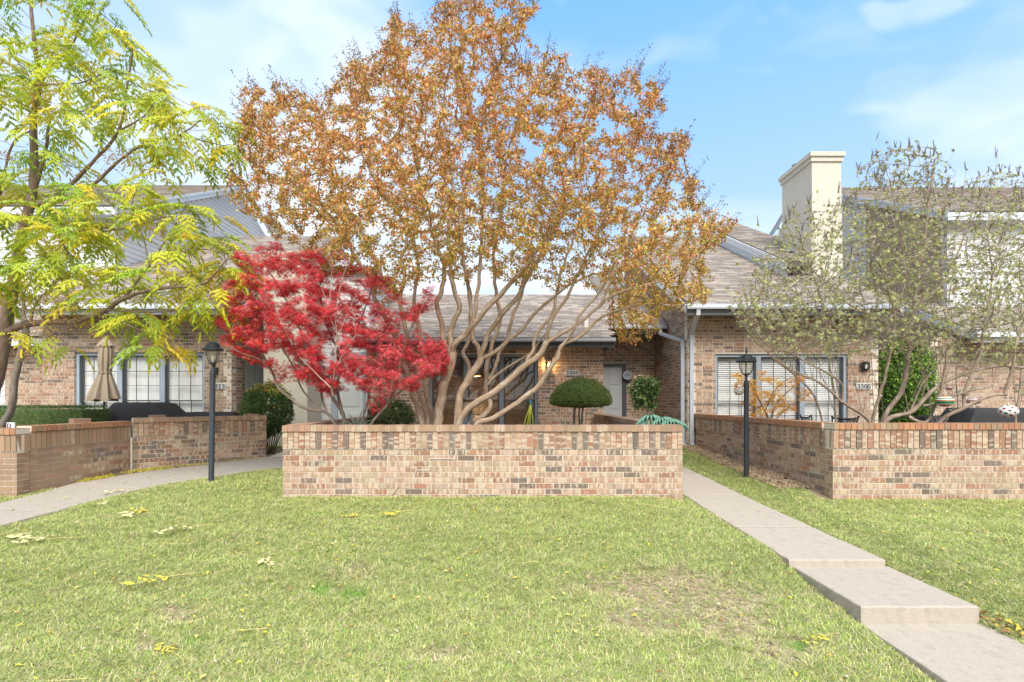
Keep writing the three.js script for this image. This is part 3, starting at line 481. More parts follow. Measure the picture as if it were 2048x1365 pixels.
function upperBlock(h, X, sgn, de, ye, m, dr, far, brickTo, yLow) { // two-storey block whose gable end faces the middle of the scene
  const xf = X + sgn * 9, ov = .35, wd = de + ov, B = new Bricks();
  const top = d => Math.min(ye + m * (d - de), ye + m * (2 * dr - de - d)) - .16;
  const g = new MB(), n = sgn > 0 ? [-1, 0] : [1, 0], db = 2 * dr - de - ov;
  const F = sgn > 0 ? frameOf(V(X, 0, -db), n) : frameOf(V(X, 0, -wd), n), uOf = d => sgn > 0 ? db - d : d - wd, Lw = db - wd;
  g.add(wallCore(F, Lw, yLow, 0, [], .16, .012, u => top(sgn > 0 ? db - u : wd + u)));
  g.box(Math.min(X, xf), yLow, -wd - .17, Math.max(X, xf), ye + .02, -wd - .004);
  const wm = g.build('upper_wall', sidingMat, h);
  const span = v => { const dA = Math.max(brickTo || wd, de + (v + .16 + .1 - ye) / m), dB = Math.min(db, 2 * dr - de - (v + .26 - ye) / m); return dB > dA ? [Math.min(uOf(dA), uOf(dB)), Math.max(uOf(dA), uOf(dB))] : null; };
  lapBoards(wm, F, yLow + .8, top(dr), span, sidingMat, .155);
  const Ff = frameOf(V(Math.min(X, xf), 0, -wd), [0, 1]); lapBoards(wm, Ff, yLow, ye - .08, () => [0, 9], sidingMat, .155);
  if (brickTo) { runBond(B, F, uOf(wd), yLow + .2, 9, MIX.pale, { top: u => top(db - u) - .02, holes: [[0, uOf(brickTo), 0, 20]] }); const bw = mesh('upper_brick_wall', (() => { const q = new MB(); const L2 = uOf(wd) - uOf(brickTo); q.add(wallCore(new THREE.Matrix4().copy(F).multiply(new THREE.Matrix4().makeTranslation(uOf(brickTo), 0, 0)), L2, yLow, 0, [], .008, .004, u => top(brickTo - u))); return q.geo(); })(), mortarMat, h); B.emit(bw, 0); }
  const rd = new MB(), S = [], x0 = Math.min(X - sgn * .25, xf), x1 = Math.max(X - sgn * .25, xf);
  roofFace(null, S, { x0, x1, de, ye, m, dr, mb: rd });
  const c = (dr - de) / 2; rd.add(new THREE.BoxGeometry(x1 - x0, (dr - de) * Math.hypot(1, m), .1), new THREE.Matrix4().makeRotationX(Math.PI / 2 + Math.atan(m)).setPosition((x0 + x1) / 2, ye + m * c - .06, -(dr + c)));
  const roof = rd.build('upper_roof', deckMat, h); emitShingles(S, roof, 0);
  const e = X - sgn * .27, rk = new MB(); for (const [o, w, t, x] of [[-.11, .20, .035, e], [-.02, .08, .03, e - sgn * .033]]) { rk.bar(V(x, ye + o, -de), V(x, ye + m * (dr - de) + o, -dr), t, w).bar(V(x, ye + m * (dr - de) + o, -dr - .02), V(x, ye + o, -(2 * dr - de)), t, w); }
  rk.build('rake_board', trimMat, h); const sb = new MB(); sb.bar(V(X - sgn * .125, ye - .19, -de - .05), V(X - sgn * .125, ye + m * (dr - de) - .19, -dr), .24, .02); sb.build('rake_soffit', trimWhite, h);
  const fb = new MB(); fb.box(x0, ye - .22, -de - .03, x1, ye - .02, -de).box(x0, ye - .24, -wd, x1, ye - .22, -de); fb.build('eave_board', trimMat, h);
  if (!brickTo) { const tb = new MB(); tb.box(X - .002, yLow, -wd - .14, X + .03, ye - .24, -wd + .028).box(X - .14, yLow, -wd, X - .004, ye - .24, -wd + .03); tb.build('corner_board', trimMat, h); }
}
{ // ---- 3313, to the left
  const h = group('brick_house', 'brick house numbered 3313 with grey gable siding, behind the closed umbrella and yellow-leaved tree', 'house', [0, 0, 0], 'brick row houses');
  const D = 12.8, B = new Bricks(); B.hide = (px, py) => py > 850; const core = new MB();
  const F = frameOf(V(-11.46, 0, -D), [0, 1]), L = 4.62, win = [.78, 3.95, .55, 2.55];
  runBond(B, F, L, .02, 3.50, MIX.warm, { holes: [win], right: 1 }); core.add(wallCore(F, L, .02, 3.5, [win], .19));
  const Fs = frameOf(V(-6.84, 0, -D), [1, 0]); runBond(B, Fs, .62, .02, 3.5, MIX.warm, { left: 2 }); core.add(wallCore(Fs, .62, .02, 3.5, [], .19));
  const Fl = frameOf(V(-12.95, 0, -13.4), [0, 1]); runBond(B, Fl, 1.49, .02, 2.86, MIX.warm); core.add(wallCore(Fl, 1.49, .02, 2.86, [], .19));
  const wall = mesh('wall', core.geo(), mortarMat, h); B.emit(wall, 300);
  makeWindow(h, frameOf(V(-10.68, .55, -D), [0, 1]), 3.17, 2.0, { rail: .80, fm: std(C(.34, .40, .47), .5), tilt: 1.25, pitch: .026, rowsUp: 3, rowsLo: 2 });
  const pn = new MB(); pn.box(-7.08, .1, -19.9, -6.92, 3.6, -13.43); const pw = pn.build('panel_wall', std(C(.58, .60, .54), .7, { map: sidingTex }), h);
  for (let i = 0; i < 9; i++) { const b = new MB(); b.box(-6.918, .2, -13.55 - i * .3, -6.905, 3.4, -13.80 - i * .3); b.build('panel_board', std(C(.57, .60, .55), .7), pw); }
  const wl = new MB(); wl.box(-16, 0, -13.62, -12.96, 2.86, -13.45); wl.build('side_wall', sidingMat, h); lapBoards(h.children[h.children.length - 1], frameOf(V(-16, 0, -13.45), [0, 1]), .2, 2.8, () => [0, 3.02], sidingMat, .16);
  const rd = new MB(), S = []; S.hide = (px, py) => py > 640;
  roofFace(null, S, { x0: -11.56, x1: -6.28, de: 12.12, ye: 3.60, m: .49, dr: 20.8, mb: rd });
  roofFace(null, S, { x0: -17, x1: -11.58, de: 12.95, ye: 2.95, m: .49, dr: 15.3, mb: rd });
  rd.add(new THREE.BoxGeometry(5.3, 8.4, .1), new THREE.Matrix4().makeRotationX(Math.PI / 2 + Math.atan(.49)).setPosition(-8.9, 6.15, -24.5));
  const roof = mesh('roof', rd.geo(), deckMat, h); emitShingles(S, roof);
  const fx = new MB(); fx.box(-11.6, 3.36, -12.155, -6.28, 3.54, -12.13).box(-17, 2.72, -12.99, -11.58, 2.90, -12.965); fx.build('fascia', trimMat, h);
  const sf = new MB(); sf.box(-11.5, 3.505, -12.79, -6.3, 3.525, -12.16).box(-17, 2.862, -13.39, -11.6, 2.88, -13.0); sf.build('soffit', soffitMat, h);
  gutter(h, -11.62, -6.26, 12.12, 3.60, trimMat);
  const rk = new MB(); rk.bar(V(-6.25, 3.47, -12.14), V(-6.25, 7.74, -20.8), .03, .17); rk.build('rake_board', trimWhite, h);
  upperBlock(h, -11.6, -1, 15.0, 6.93, .487, 22.3, 30, 0, 2.6);
  const uw = frameOf(V(-16.35, 4.0, -15.33), [0, 1]); const um = new MB(); um.box(0, 0, .0, 1.2, .09, .06).box(0, 1.31, 0, 1.2, 1.4, .06).box(0, .09, 0, .09, 1.31, .06).box(1.11, .09, 0, 1.2, 1.31, .06).box(.09, .66, 0, 1.11, .72, .055); const uf = um.build('upper_window', trimBlue, h, uw); for (const y of [.09, .72]) { const g = new THREE.BoxGeometry(1.02, .57, .02); g.applyMatrix4(new THREE.Matrix4().copy(uw).multiply(new THREE.Matrix4().makeTranslation(.6, y + .285, .026))); mesh('pane', g, std(C(.10, .13, .16), .08), uf); }
  plaque(h, at(436, 773, D - .013), '3313');
  // flood light and camera on the wall
}
{ // ---- the next house at the right edge
  const h = group('brick_house', 'brick house at the right edge, its upper storey showing above the thin grey-green tree', 'house', [0, 0, 0], 'brick row houses');
  const D = 13.5, B = new Bricks(); B.hide = (px, py) => py > 850; const core = new MB();
  const F = frameOf(V(10.75, 0, -D), [0, 1]); runBond(B, F, 6.2, .02, 3.0, MIX.warm); core.add(wallCore(F, 6.2, .02, 3.0, [], .19));
  const Fs = frameOf(V(10.75, 0, -15.3), [-1, 0]); runBond(B, Fs, 1.8, .02, 3.0, MIX.warm); core.add(wallCore(Fs, 1.8, .02, 3.0, [], .19));
  const wall = mesh('wall', core.geo(), mortarMat, h); B.emit(wall, 300);
  const rd = new MB(), S = []; roofFace(null, S, { x0: 11.4, x1: 17.2, de: 12.9, ye: 3.05, m: .49, dr: 15.2, mb: rd }); const roof = mesh('roof', rd.geo(), deckMat, h); emitShingles(S, roof);
  const fx = new MB(); fx.box(11.36, 2.80, -12.94, 17.2, 3.0, -12.91).bar(V(11.37, 2.95, -12.92), V(11.37, 4.05, -15.2), .03, .18); fx.build('fascia', trimMat, h); const sf = new MB(); sf.box(11.4, 2.985, -13.49, 17.2, 3.004, -12.95); sf.build('soffit', soffitMat, h);
  gutter(h, 11.36, 17.2, 12.9, 3.05, trimMat);
  upperBlock(h, 12.3, 1, 14.5, 6.6, .49, 22.0, 30, 18.2, .2);
}

// ------------------------------------------------------------------ growing things
const barkTex = (a, b, c, seed, stretch = 5) => tex(256, 512, (i, j) => { const n = .8 * fbm2(i / 256 * 26 + seed, j / 512 * 26 / stretch, 4) + .4 * fbm2(i / 256 * 60 + seed, j / 512 * 12, 2), m = fbm2(i / 256 * 9 + seed * 3, j / 512 * 3.5, 3); const t = clamp(.5 + .7 * n), s = sstep(.02, .4, m); return [0, 1, 2].map(k => lerp(lerp(a[k], b[k], t), c[k], s * .7)); });
const wood = (a, b, c, seed, st) => { const t = barkTex(a, b, c, seed, st); return std(C(1, 1, 1), .85, { map: t, bumpMap: t, bumpScale: .012 }); };
const myrtleBark = wood([.235, .155, .095], [.40, .29, .195], [.47, .39, .30], 3, 7), mapleBark = wood([.10, .075, .058], [.24, .185, .145], [.30, .24, .18], 5), berryBark = wood([.12, .080, .058], [.27, .185, .135], [.30, .23, .18], 9), vitexBark = wood([.16, .115, .085], [.36, .27, .20], [.42, .34, .27], 13), paleBark = wood([.32, .25, .20], [.52, .44, .37], [.50, .42, .36], 17), darkTwig = std(C(.085, .055, .04), .9), greyBark = wood([.16, .13, .105], [.30, .25, .205], [.34, .29, .24], 23);
function limb(mb, pts, d0, d1, w0, w1, o = {}) { // pts in photo pixels, distance d0 to d1, widths in pixels
  const n = pts.length, ctrl = pts.map((p, i) => at(p[0], p[1], p[2] ?? lerp(d0, d1, i / (n - 1)))), c = curve(ctrl, o.step || .09, o.wob ?? .012, o.seed || pts[0][0]);
  const dm = (d0 + d1) / 2, rad = c.map((_, i) => { const t = i / (c.length - 1); return lerp(w0, w1, Math.pow(t, .8)) / 2 / FOCAL * dm * (1 + .10 * N2(i * .35, pts[0][0] + pts[0][1])) * (o.flare && t < .12 ? 1 + .35 * (1 - t / .12) : 1); });
  mb.p.push(flat(tube(c, rad, o.sides || (w0 > 9 ? 10 : 6)))); return c;
}
function inside(px, py, poly) { let c = false; for (let i = 0, j = poly.length - 1; i < poly.length; j = i++) { const [xi, yi] = poly[i], [xj, yj] = poly[j]; if (yi > py !== yj > py && px < (xj - xi) * (py - yi) / (yj - yi) + xi) c = !c; } return c; }
function edgeDist(px, py, poly) { let m = 1e9; for (let i = 0, j = poly.length - 1; i < poly.length; j = i++) { const ax = poly[j][0], ay = poly[j][1], bx = poly[i][0] - ax, by = poly[i][1] - ay, t = clamp(((px - ax) * bx + (py - ay) * by) / (bx * bx + by * by)); m = Math.min(m, Math.hypot(px - ax - bx * t, py - ay - by * t)); } return m; }
function cloud(poly, n, d0, T, r, keep = null, soft = 200) { // points in a crown of the given outline, deepest in its middle
  const xs = poly.map(p => p[0]), ys = poly.map(p => p[1]), x0 = Math.min(...xs), x1 = Math.max(...xs), y0 = Math.min(...ys), y1 = Math.max(...ys), out = [];
  let guard = 0; while (out.length < n && guard++ < n * 40) { const px = lerp(x0, x1, r()), py = lerp(y0, y1, r()); if (!inside(px, py, poly)) continue; const s = clamp(edgeDist(px, py, poly) / soft); const z = (r() * 2 - 1) * T * Math.sqrt(s * (2 - s)); const p = at(px, py, d0 - z); if (keep && !keep(px, py, p, r)) continue; out.push(p); }
  return out;
}
function colonize(seeds, attr, { step = .1, infl = 1.2, kill = .2, iters = 90, sag = 0, jit = .12, seed = 1 }) {
  const nodes = seeds.map(p => ({ p: p.clone(), parent: -1, seed: true })), A = attr.map(p => ({ p, n: -1, d: 1e9, live: true })), r = rng(seed);
  const scan = from => { for (const a of A) if (a.live) for (let i = from; i < nodes.length; i++) { const q = nodes[i].p, dx = a.p.x - q.x, dy = a.p.y - q.y, dz = a.p.z - q.z, d = dx * dx + dy * dy + dz * dz; if (d < a.d) { a.d = d; a.n = i; } } };
  scan(0); const i2 = infl * infl, k2 = kill * kill;
  for (let it = 0; it < iters; it++) {
    const pull = new Map(); for (const a of A) { if (!a.live) continue; if (a.d < k2) { a.live = false; continue; } if (a.d > i2 && it < iters * .5 && !(it % 3 === 0 && a.d < i2 * 6)) continue; const d = a.p.clone().sub(nodes[a.n].p).normalize(); pull.has(a.n) ? pull.get(a.n).add(d) : pull.set(a.n, d); }
    if (!pull.size) break; const from = nodes.length;
    for (const [i, d] of pull) { if ((nodes[i].kids || 0) > 3) continue; d.normalize().add(V(r() - .5, r() - .5 - sag, r() - .5).multiplyScalar(jit * 2)).normalize(); nodes[i].kids = (nodes[i].kids || 0) + 1; nodes.push({ p: nodes[i].p.clone().addScaledVector(d, step * (.85 + .3 * r())), parent: i }); }
    scan(from);
  }
  // girth by the pipe rule, from the tips down
  nodes.forEach(n => { n.ch = []; n.a = 0; }); nodes.forEach((n, i) => { if (n.parent >= 0) nodes[n.parent].ch.push(i); });
  for (let i = nodes.length - 1; i >= 0; i--) { const n = nodes[i]; if (n.seed) continue; if (!n.ch.length) n.a = 1; if (n.parent >= 0) nodes[n.parent].a += n.a * .96 + .03; }
  return nodes;
}
function twigTubes(mb, nodes, r0, pow, rmax, sides = 4) {
  const R = n => Math.min(rmax, r0 * Math.pow(Math.max(n.a, 1), pow)), done = new Set();
  nodes.forEach((n, i) => {
    if (n.seed || done.has(i)) return; const par = nodes[n.parent]; if (!par.seed && par.main === i) return;
    const pts = [par.p], rad = [Math.min(R(n) * 1.1, par.seed ? rmax : R(par))]; let k = i;
    for (;;) { const m = nodes[k]; pts.push(m.p); rad.push(m.ch.length ? R(m) : r0 * .6); done.add(k); if (!m.ch.length) break; let best = m.ch[0]; for (const c of m.ch) if (nodes[c].a > nodes[best].a) best = c; m.main = best; k = best; }
    mb.p.push(flat(tube(pts, rad, rad[0] > .02 ? 6 : sides)));
  });
}
// leaf shapes, lying in xy with the stalk at the origin and the tip towards +y
function leafGeo(L, W, fold = .18, droop = .12) { const p = [[0, 0, 0], [-W / 2, L * .42, fold * W], [0, L * .5, -droop * L * .3], [W / 2, L * .42, fold * W], [0, L, -droop * L]], g = new THREE.BufferGeometry(); g.setAttribute('position', new THREE.Float32BufferAttribute(p.flat(), 3)); g.setAttribute('uv', new THREE.Float32BufferAttribute([.5, 0, 0, .5, .5, .5, 1, .5, .5, 1], 2)); g.setIndex([0, 2, 1, 0, 3, 2, 1, 2, 4, 2, 3, 4]); g.computeVertexNormals(); return g; }
function starGeo(R, lobes = 7) { const pos = [[0, 0, 0]], idx = []; for (let i = 0; i < lobes; i++) { const a = (i - (lobes - 1) / 2) / lobes * Math.PI * 1.62, l = R * (1 - .42 * Math.abs(i - (lobes - 1) / 2) / ((lobes - 1) / 2)), w = .17; const k = pos.length; pos.push([Math.sin(a - w) * l * .5, Math.cos(a - w) * l * .5, .01], [Math.sin(a) * l, Math.cos(a) * l, -.012], [Math.sin(a + w) * l * .5, Math.cos(a + w) * l * .5, .01]); idx.push(0, k + 2, k, k, k + 2, k + 1); } const g = new THREE.BufferGeometry(); g.setAttribute('position', new THREE.Float32BufferAttribute(pos.flat(), 3)); g.setAttribute('uv', new THREE.Float32BufferAttribute(pos.flatMap(p => [p[0] / R, p[1] / R]), 2)); g.setIndex(idx); g.computeVertexNormals(); return g; }
const leafMat = (rough = .6, tr = .3) => new THREE.MeshPhysicalMaterial({ color: C(1, 1, 1), roughness: Math.max(rough, .75), transmission: tr, thickness: 0, ior: 1.35, side: THREE.DoubleSide });
const Qn = new THREE.Quaternion(), Sv = V(1, 1, 1);
const place = (p, dir, up, s) => { const y = dir.clone().normalize(), x = y.clone().cross(up).normalize(); if (!x.lengthSq()) x.set(1, 0, 0); const z = x.clone().cross(y); return new THREE.Matrix4().makeBasis(x.multiplyScalar(s), y.multiplyScalar(s), z.multiplyScalar(s)).setPosition(p); };
const rdir = r => { const z = r() * 2 - 1, a = r() * Math.PI * 2, q = Math.sqrt(1 - z * z); return V(q * Math.cos(a), z, q * Math.sin(a)); };
const vary = (c, r, v = .18) => { const l = 1 + (r() - .5) * 2 * v; return C(c[0] * l * (1 + (r() - .5) * .14), c[1] * l * (1 + (r() - .5) * .10), c[2] * l); };
const choose = (list, r) => { let t = r() * list.reduce((s, e) => s + e[0], 0); for (const e of list) { t -= e[0]; if (t <= 0) return e[1]; } return list[0][1]; };
const seedsFrom = (curves, from = .35) => curves.flatMap(c => c.slice(Math.floor(c.length * from)));
const toPx = p => [PX + p.x / -p.z * FOCAL, HORIZON - (p.y - EYE) / -p.z * FOCAL];

{ // ---- the big orange-brown tree with many smooth stems
  const t = group('crepe_myrtle_tree', 'large orange-brown autumn tree with many smooth tan stems behind the wide garden wall', 'tree'), r = rng(101), mb = new MB(), cs = [];
  const gy = G(-.8, 9) - .1, dn = (x, d) => [x, HORIZON + (EYE - gy) / d * FOCAL];
  const Lm = (pts, d0, d1, w0, w1, o) => { const c = limb(mb, pts, d0, d1, w0 * .88, w1 * .88, { wob: .024, ...o }); cs.push(c); return c; };
  const base = { flare: true };
  Lm([dn(858, 9.0), [845, 852], [823, 785], [805, 720], [785, 665], [770, 636], [751, 604], [749, 577], [739, 549], [712, 519], [699, 490], [655, 425], [590, 360]], 9.0, 8.6, 17, 5, base);
  Lm([[750, 590], [755, 560], [759, 534], [744, 509], [736, 485], [716, 445], [697, 417], [660, 340]], 8.9, 9.6, 10, 4);
  Lm([dn(862, 9.1), [856, 851], [838, 780], [828, 720], [812, 660], [799, 601], [809, 559], [801, 519], [813, 484], [815, 420], [795, 330]], 9.15, 9.7, 15, 5, base);
  Lm([dn(868, 9.3), [864, 848], [852, 780], [848, 715], [838, 660], [828, 600], [836, 540], [822, 470], [760, 380], [720, 300]], 9.4, 10.6, 14, 4, base);
  const cC = Lm([dn(874, 8.9), [876, 851], [884, 785], [896, 753], [905, 724], [905, 704]], 8.9, 8.85, 25, 20, base);
  Lm([[903, 708], [889, 684], [884, 650], [876, 618], [873, 606], [884, 583], [888, 534], [873, 486], [850, 420], [835, 340]], 8.85, 8.4, 14, 5);
  Lm([[905, 708], [900, 684], [909, 640], [918, 622], [909, 583], [901, 544], [898, 480], [905, 390], [890, 290]], 8.85, 9.2, 14, 5);
  Lm([[905, 706], [907, 693], [933, 667], [950, 645], [989, 600], [1019, 570], [1043, 542], [1068, 512], [1088, 480], [1115, 420], [1150, 340]], 8.85, 8.0, 16, 5);
  Lm([[948, 648], [951, 628], [954, 587], [961, 523], [963, 480], [966, 400], [955, 300], [940, 220]], 8.6, 9.0, 9, 4);
  Lm([dn(915, 8.95), [914, 851], [917, 817], [925, 780], [939, 756], [957, 724], [962, 712]], 8.95, 9.0, 22, 16, base);
  Lm([[961, 716], [955, 695], [946, 680], [944, 650], [940, 600], [930, 540], [925, 460], [930, 370]], 9.0, 9.7, 11, 4);
  Lm([[960, 714], [967, 695], [976, 669], [993, 643], [1015, 617], [1032, 600], [1053, 559], [1062, 544], [1085, 500], [1120, 440], [1165, 380]], 9.0, 8.3, 14, 5);
  Lm([[962, 716], [975, 712], [1006, 693], [1023, 675], [1045, 658], [1066, 632], [1085, 613], [1105, 596], [1140, 570], [1180, 552], [1245, 540]], 9.0, 9.5, 11, 4);
  Lm([dn(925, 8.8), [917, 851], [942, 814], [981, 790], [1021, 756], [1050, 733], [1081, 709], [1094, 683]], 8.75, 8.5, 20, 13, base);
  Lm([[1093, 686], [1097, 661], [1103, 641], [1113, 620], [1128, 602], [1141, 577], [1160, 540], [1190, 480], [1225, 400]], 8.5, 8.0, 10, 4);
  Lm([[1094, 684], [1110, 675], [1148, 652], [1169, 637], [1195, 617], [1212, 600], [1264, 577], [1300, 568], [1365, 545], [1400, 500]], 8.5, 8.7, 10, 3);
  Lm([[1196, 616], [1208, 594], [1222, 560], [1230, 530], [1262, 470], [1300, 400]], 8.6, 8.4, 6, 3);
  Lm([[1050, 733], [1058, 716], [1068, 698], [1070, 673], [1088, 650], [1103, 632], [1113, 590], [1125, 540], [1150, 470], [1180, 390]], 8.6, 9.3, 9, 4);
  Lm([dn(950, 8.8), [952, 851], [981, 840], [1017, 819], [1046, 796], [1078, 774], [1092, 751], [1110, 721], [1118, 704]], 8.7, 8.4, 16, 11, base);
  Lm([[1117, 706], [1126, 690], [1161, 673], [1186, 652], [1204, 635], [1238, 622], [1290, 608], [1350, 612], [1400, 598]], 8.4, 8.2, 9, 3);
  Lm([[1119, 702], [1135, 680], [1150, 655], [1165, 625], [1190, 595], [1215, 560], [1265, 520], [1320, 470]], 8.4, 7.9, 7, 3);
  Lm([dn(945, 9.2), [939, 851], [965, 833], [981, 814], [976, 800], [970, 785], [975, 753], [973, 737], [981, 704], [989, 677], [1000, 640], [992, 580], [988, 520], [1000, 430], [1010, 330]], 9.3, 9.9, 14, 5, base);
  Lm([[978, 760], [986, 743], [997, 712], [1013, 680], [1022, 640], [1040, 600], [1050, 540], [1070, 450], [1090, 350]], 9.4, 10.3, 9, 4);
  Lm([[975, 770], [994, 751], [1026, 727], [1057, 709], [1075, 690], [1100, 650]], 9.3, 9.7, 7, 3);
  Lm([dn(905, 9.4), [915, 851], [930, 775], [939, 737], [926, 708], [933, 693], [938, 672], [942, 600], [925, 520], [905, 430], [880, 330]], 9.5, 10.2, 12, 5, base);
  Lm([[890, 290], [888, 200], [905, 110], [918, 20]], 9.2, 9.1, 6, 2); Lm([[955, 300], [975, 200], [1000, 120], [1055, 30]], 9.0, 8.8, 6, 2); Lm([[835, 340], [810, 240], [785, 150], [790, 50]], 8.4, 8.7, 6, 2); Lm([[590, 360], [540, 290], [500, 230]], 8.6, 8.6, 5, 2); Lm([[655, 425], [580, 420], [510, 435], [445, 385]], 8.7, 8.5, 5, 2); Lm([[1225, 400], [1260, 300], [1300, 190]], 8.0, 8.2, 5, 2); Lm([[1150, 340], [1170, 240], [1200, 150]], 8.0, 8.4, 5, 2); Lm([[1010, 330], [1040, 230], [1080, 150]], 9.8, 9.6, 5, 2); Lm([[697, 400], [660, 310], [640, 220]], 9.3, 9.4, 5, 2); Lm([[1300, 400], [1350, 330], [1378, 280]], 8.4, 8.6, 4, 2); Lm([[720, 300], [715, 220], [700, 130]], 10.3, 10, 5, 2);
  mb.build('trunk', myrtleBark, t);
  const poly = [[455, 330], [436, 385], [478, 318], [462, 285], [470, 178], [515, 172], [555, 146], [618, 192], [660, 180], [692, 104], [740, 110], [765, 60], [772, 22], [800, 8], [828, 62], [872, 5], [920, -25], [1000, -25], [1084, 6], [1060, 60], [1020, 115], [1082, 108], [1152, 86], [1128, 152], [1200, 116], [1212, 172], [1268, 126], [1332, 166], [1338, 212], [1300, 262], [1382, 266], [1384, 302], [1330, 342], [1402, 338], [1410, 402], [1478, 436], [1464, 480], [1420, 520], [1432, 592], [1402, 610], [1350, 628], [1300, 690], [1240, 690], [1205, 645], [1225, 600], [1150, 560], [1050, 575], [980, 555], [900, 560], [840, 560], [790, 600], [750, 560], [700, 545], [640, 560], [600, 500], [540, 480], [520, 430], [470, 405]];
  const lower = py => sstep(430, 600, py);
  const att = cloud(poly, 7000, 9.0, 2.4, r, (px, py, p, q) => { const n = fbm3(p.x * 1.6, p.y * 1.6, p.z * 1.6, 3); return n > -.13 + .10 * lower(py) - .3 * q() * q() && q() > lower(py) * .22; }, 190);
  const nodes = colonize(seedsFrom(cs, .45), att, { step: .08, infl: 1.0, kill: .125, iters: 130, jit: .22, sag: -.1, seed: 9 });
  const tw = new MB(); twigTubes(tw, nodes, .0042, .40, .028); tw.build('branches', myrtleBark, t);
  const lg = leafGeo(.056, .030, .22, .18), list = [];
  nodes.forEach(n => {
    if (n.seed || n.a > 16) return; const [px, py] = toPx(n.p), low = sstep(300, 560, py), par = nodes[n.parent].p, d = n.p.clone().sub(par).normalize(), k = n.a < 3 ? 12 : 7;
    const clump = fbm3(n.p.x * 1.6 + 30, n.p.y * 1.6, n.p.z * 1.6, 2), ed = edgeDist(px, py, poly);
    for (let i = 0; i < k; i++) {
      if (r() < .12) continue; const ld = d.clone().multiplyScalar(.4).add(rdir(r)).add(V(0, -.45, 0)).normalize(), p = n.p.clone().lerp(par, r() * 1.2).addScaledVector(rdir(r), .07 * Math.sqrt(r()));
      const c = choose([[1.1, [.64, .305, .070]], [.9, [.69, .41, .12]], [.6 + clump * 1.4, [.66, .255, .115]], [.60 + 1.5 * low - clump * .4, [.58, .43, .065]], [.40 + 1.7 * low - clump * .5, [.38, .365, .065]], [.35, [.70, .47, .22]], [.22 + (px > 1180 ? .5 : 0), [.50, .17, .05]], [ed < 45 && py < 330 ? .8 : .12, [.30, .14, .06]], [.10 + Math.max(0, clump) * .8, [.82, .34, .25]]], r);
      list.push({ m: place(p, ld, rdir(r).add(V(0, .5, .4)), .55 + r() * .75), c: vary(c, r, .26) });
    }
  });
  instances('foliage', lg, leafMat(.8, .38), list, t);
  // dry seed heads standing beyond the leaves
  const sp = [], tip = new MB(); let cnt = 0;
  nodes.forEach(n => { if (n.seed || n.ch.length || r() > .55) return; const [px, py] = toPx(n.p); if (py > 470 || edgeDist(px, py, poly) > 46) return; cnt++; const out = V((px - 940) / 600, .95, (r() - .5) * .8).normalize(), L = .14 + r() * .26, pts = []; for (let i = 0; i <= 4; i++) pts.push(n.p.clone().addScaledVector(out, L * i / 4).add(V((r() - .5) * .02, 0, (r() - .5) * .02))); tip.p.push(flat(tube(pts, [.003, .0028, .0025, .002, .0015], 3)));
    for (let k = 0; k < 12; k++) { const q = pts[1 + Math.floor(r() * 4)].clone(), s = rdir(r).multiplyScalar(.02 + r() * .05); const e = q.clone().add(s).add(V(0, .02, 0)); tip.p.push(flat(tube([q, e], [.0014, .0012], 3))); sp.push({ m: new THREE.Matrix4().makeTranslation(e.x, e.y, e.z).multiply(new THREE.Matrix4().makeScale(1, 1.2, 1)) }); } });
  tip.build('seed_stalks', darkTwig, t); instances('seed_capsules', new THREE.IcosahedronGeometry(.0078, 0), std(C(.11, .062, .035), .9), sp, t);
}
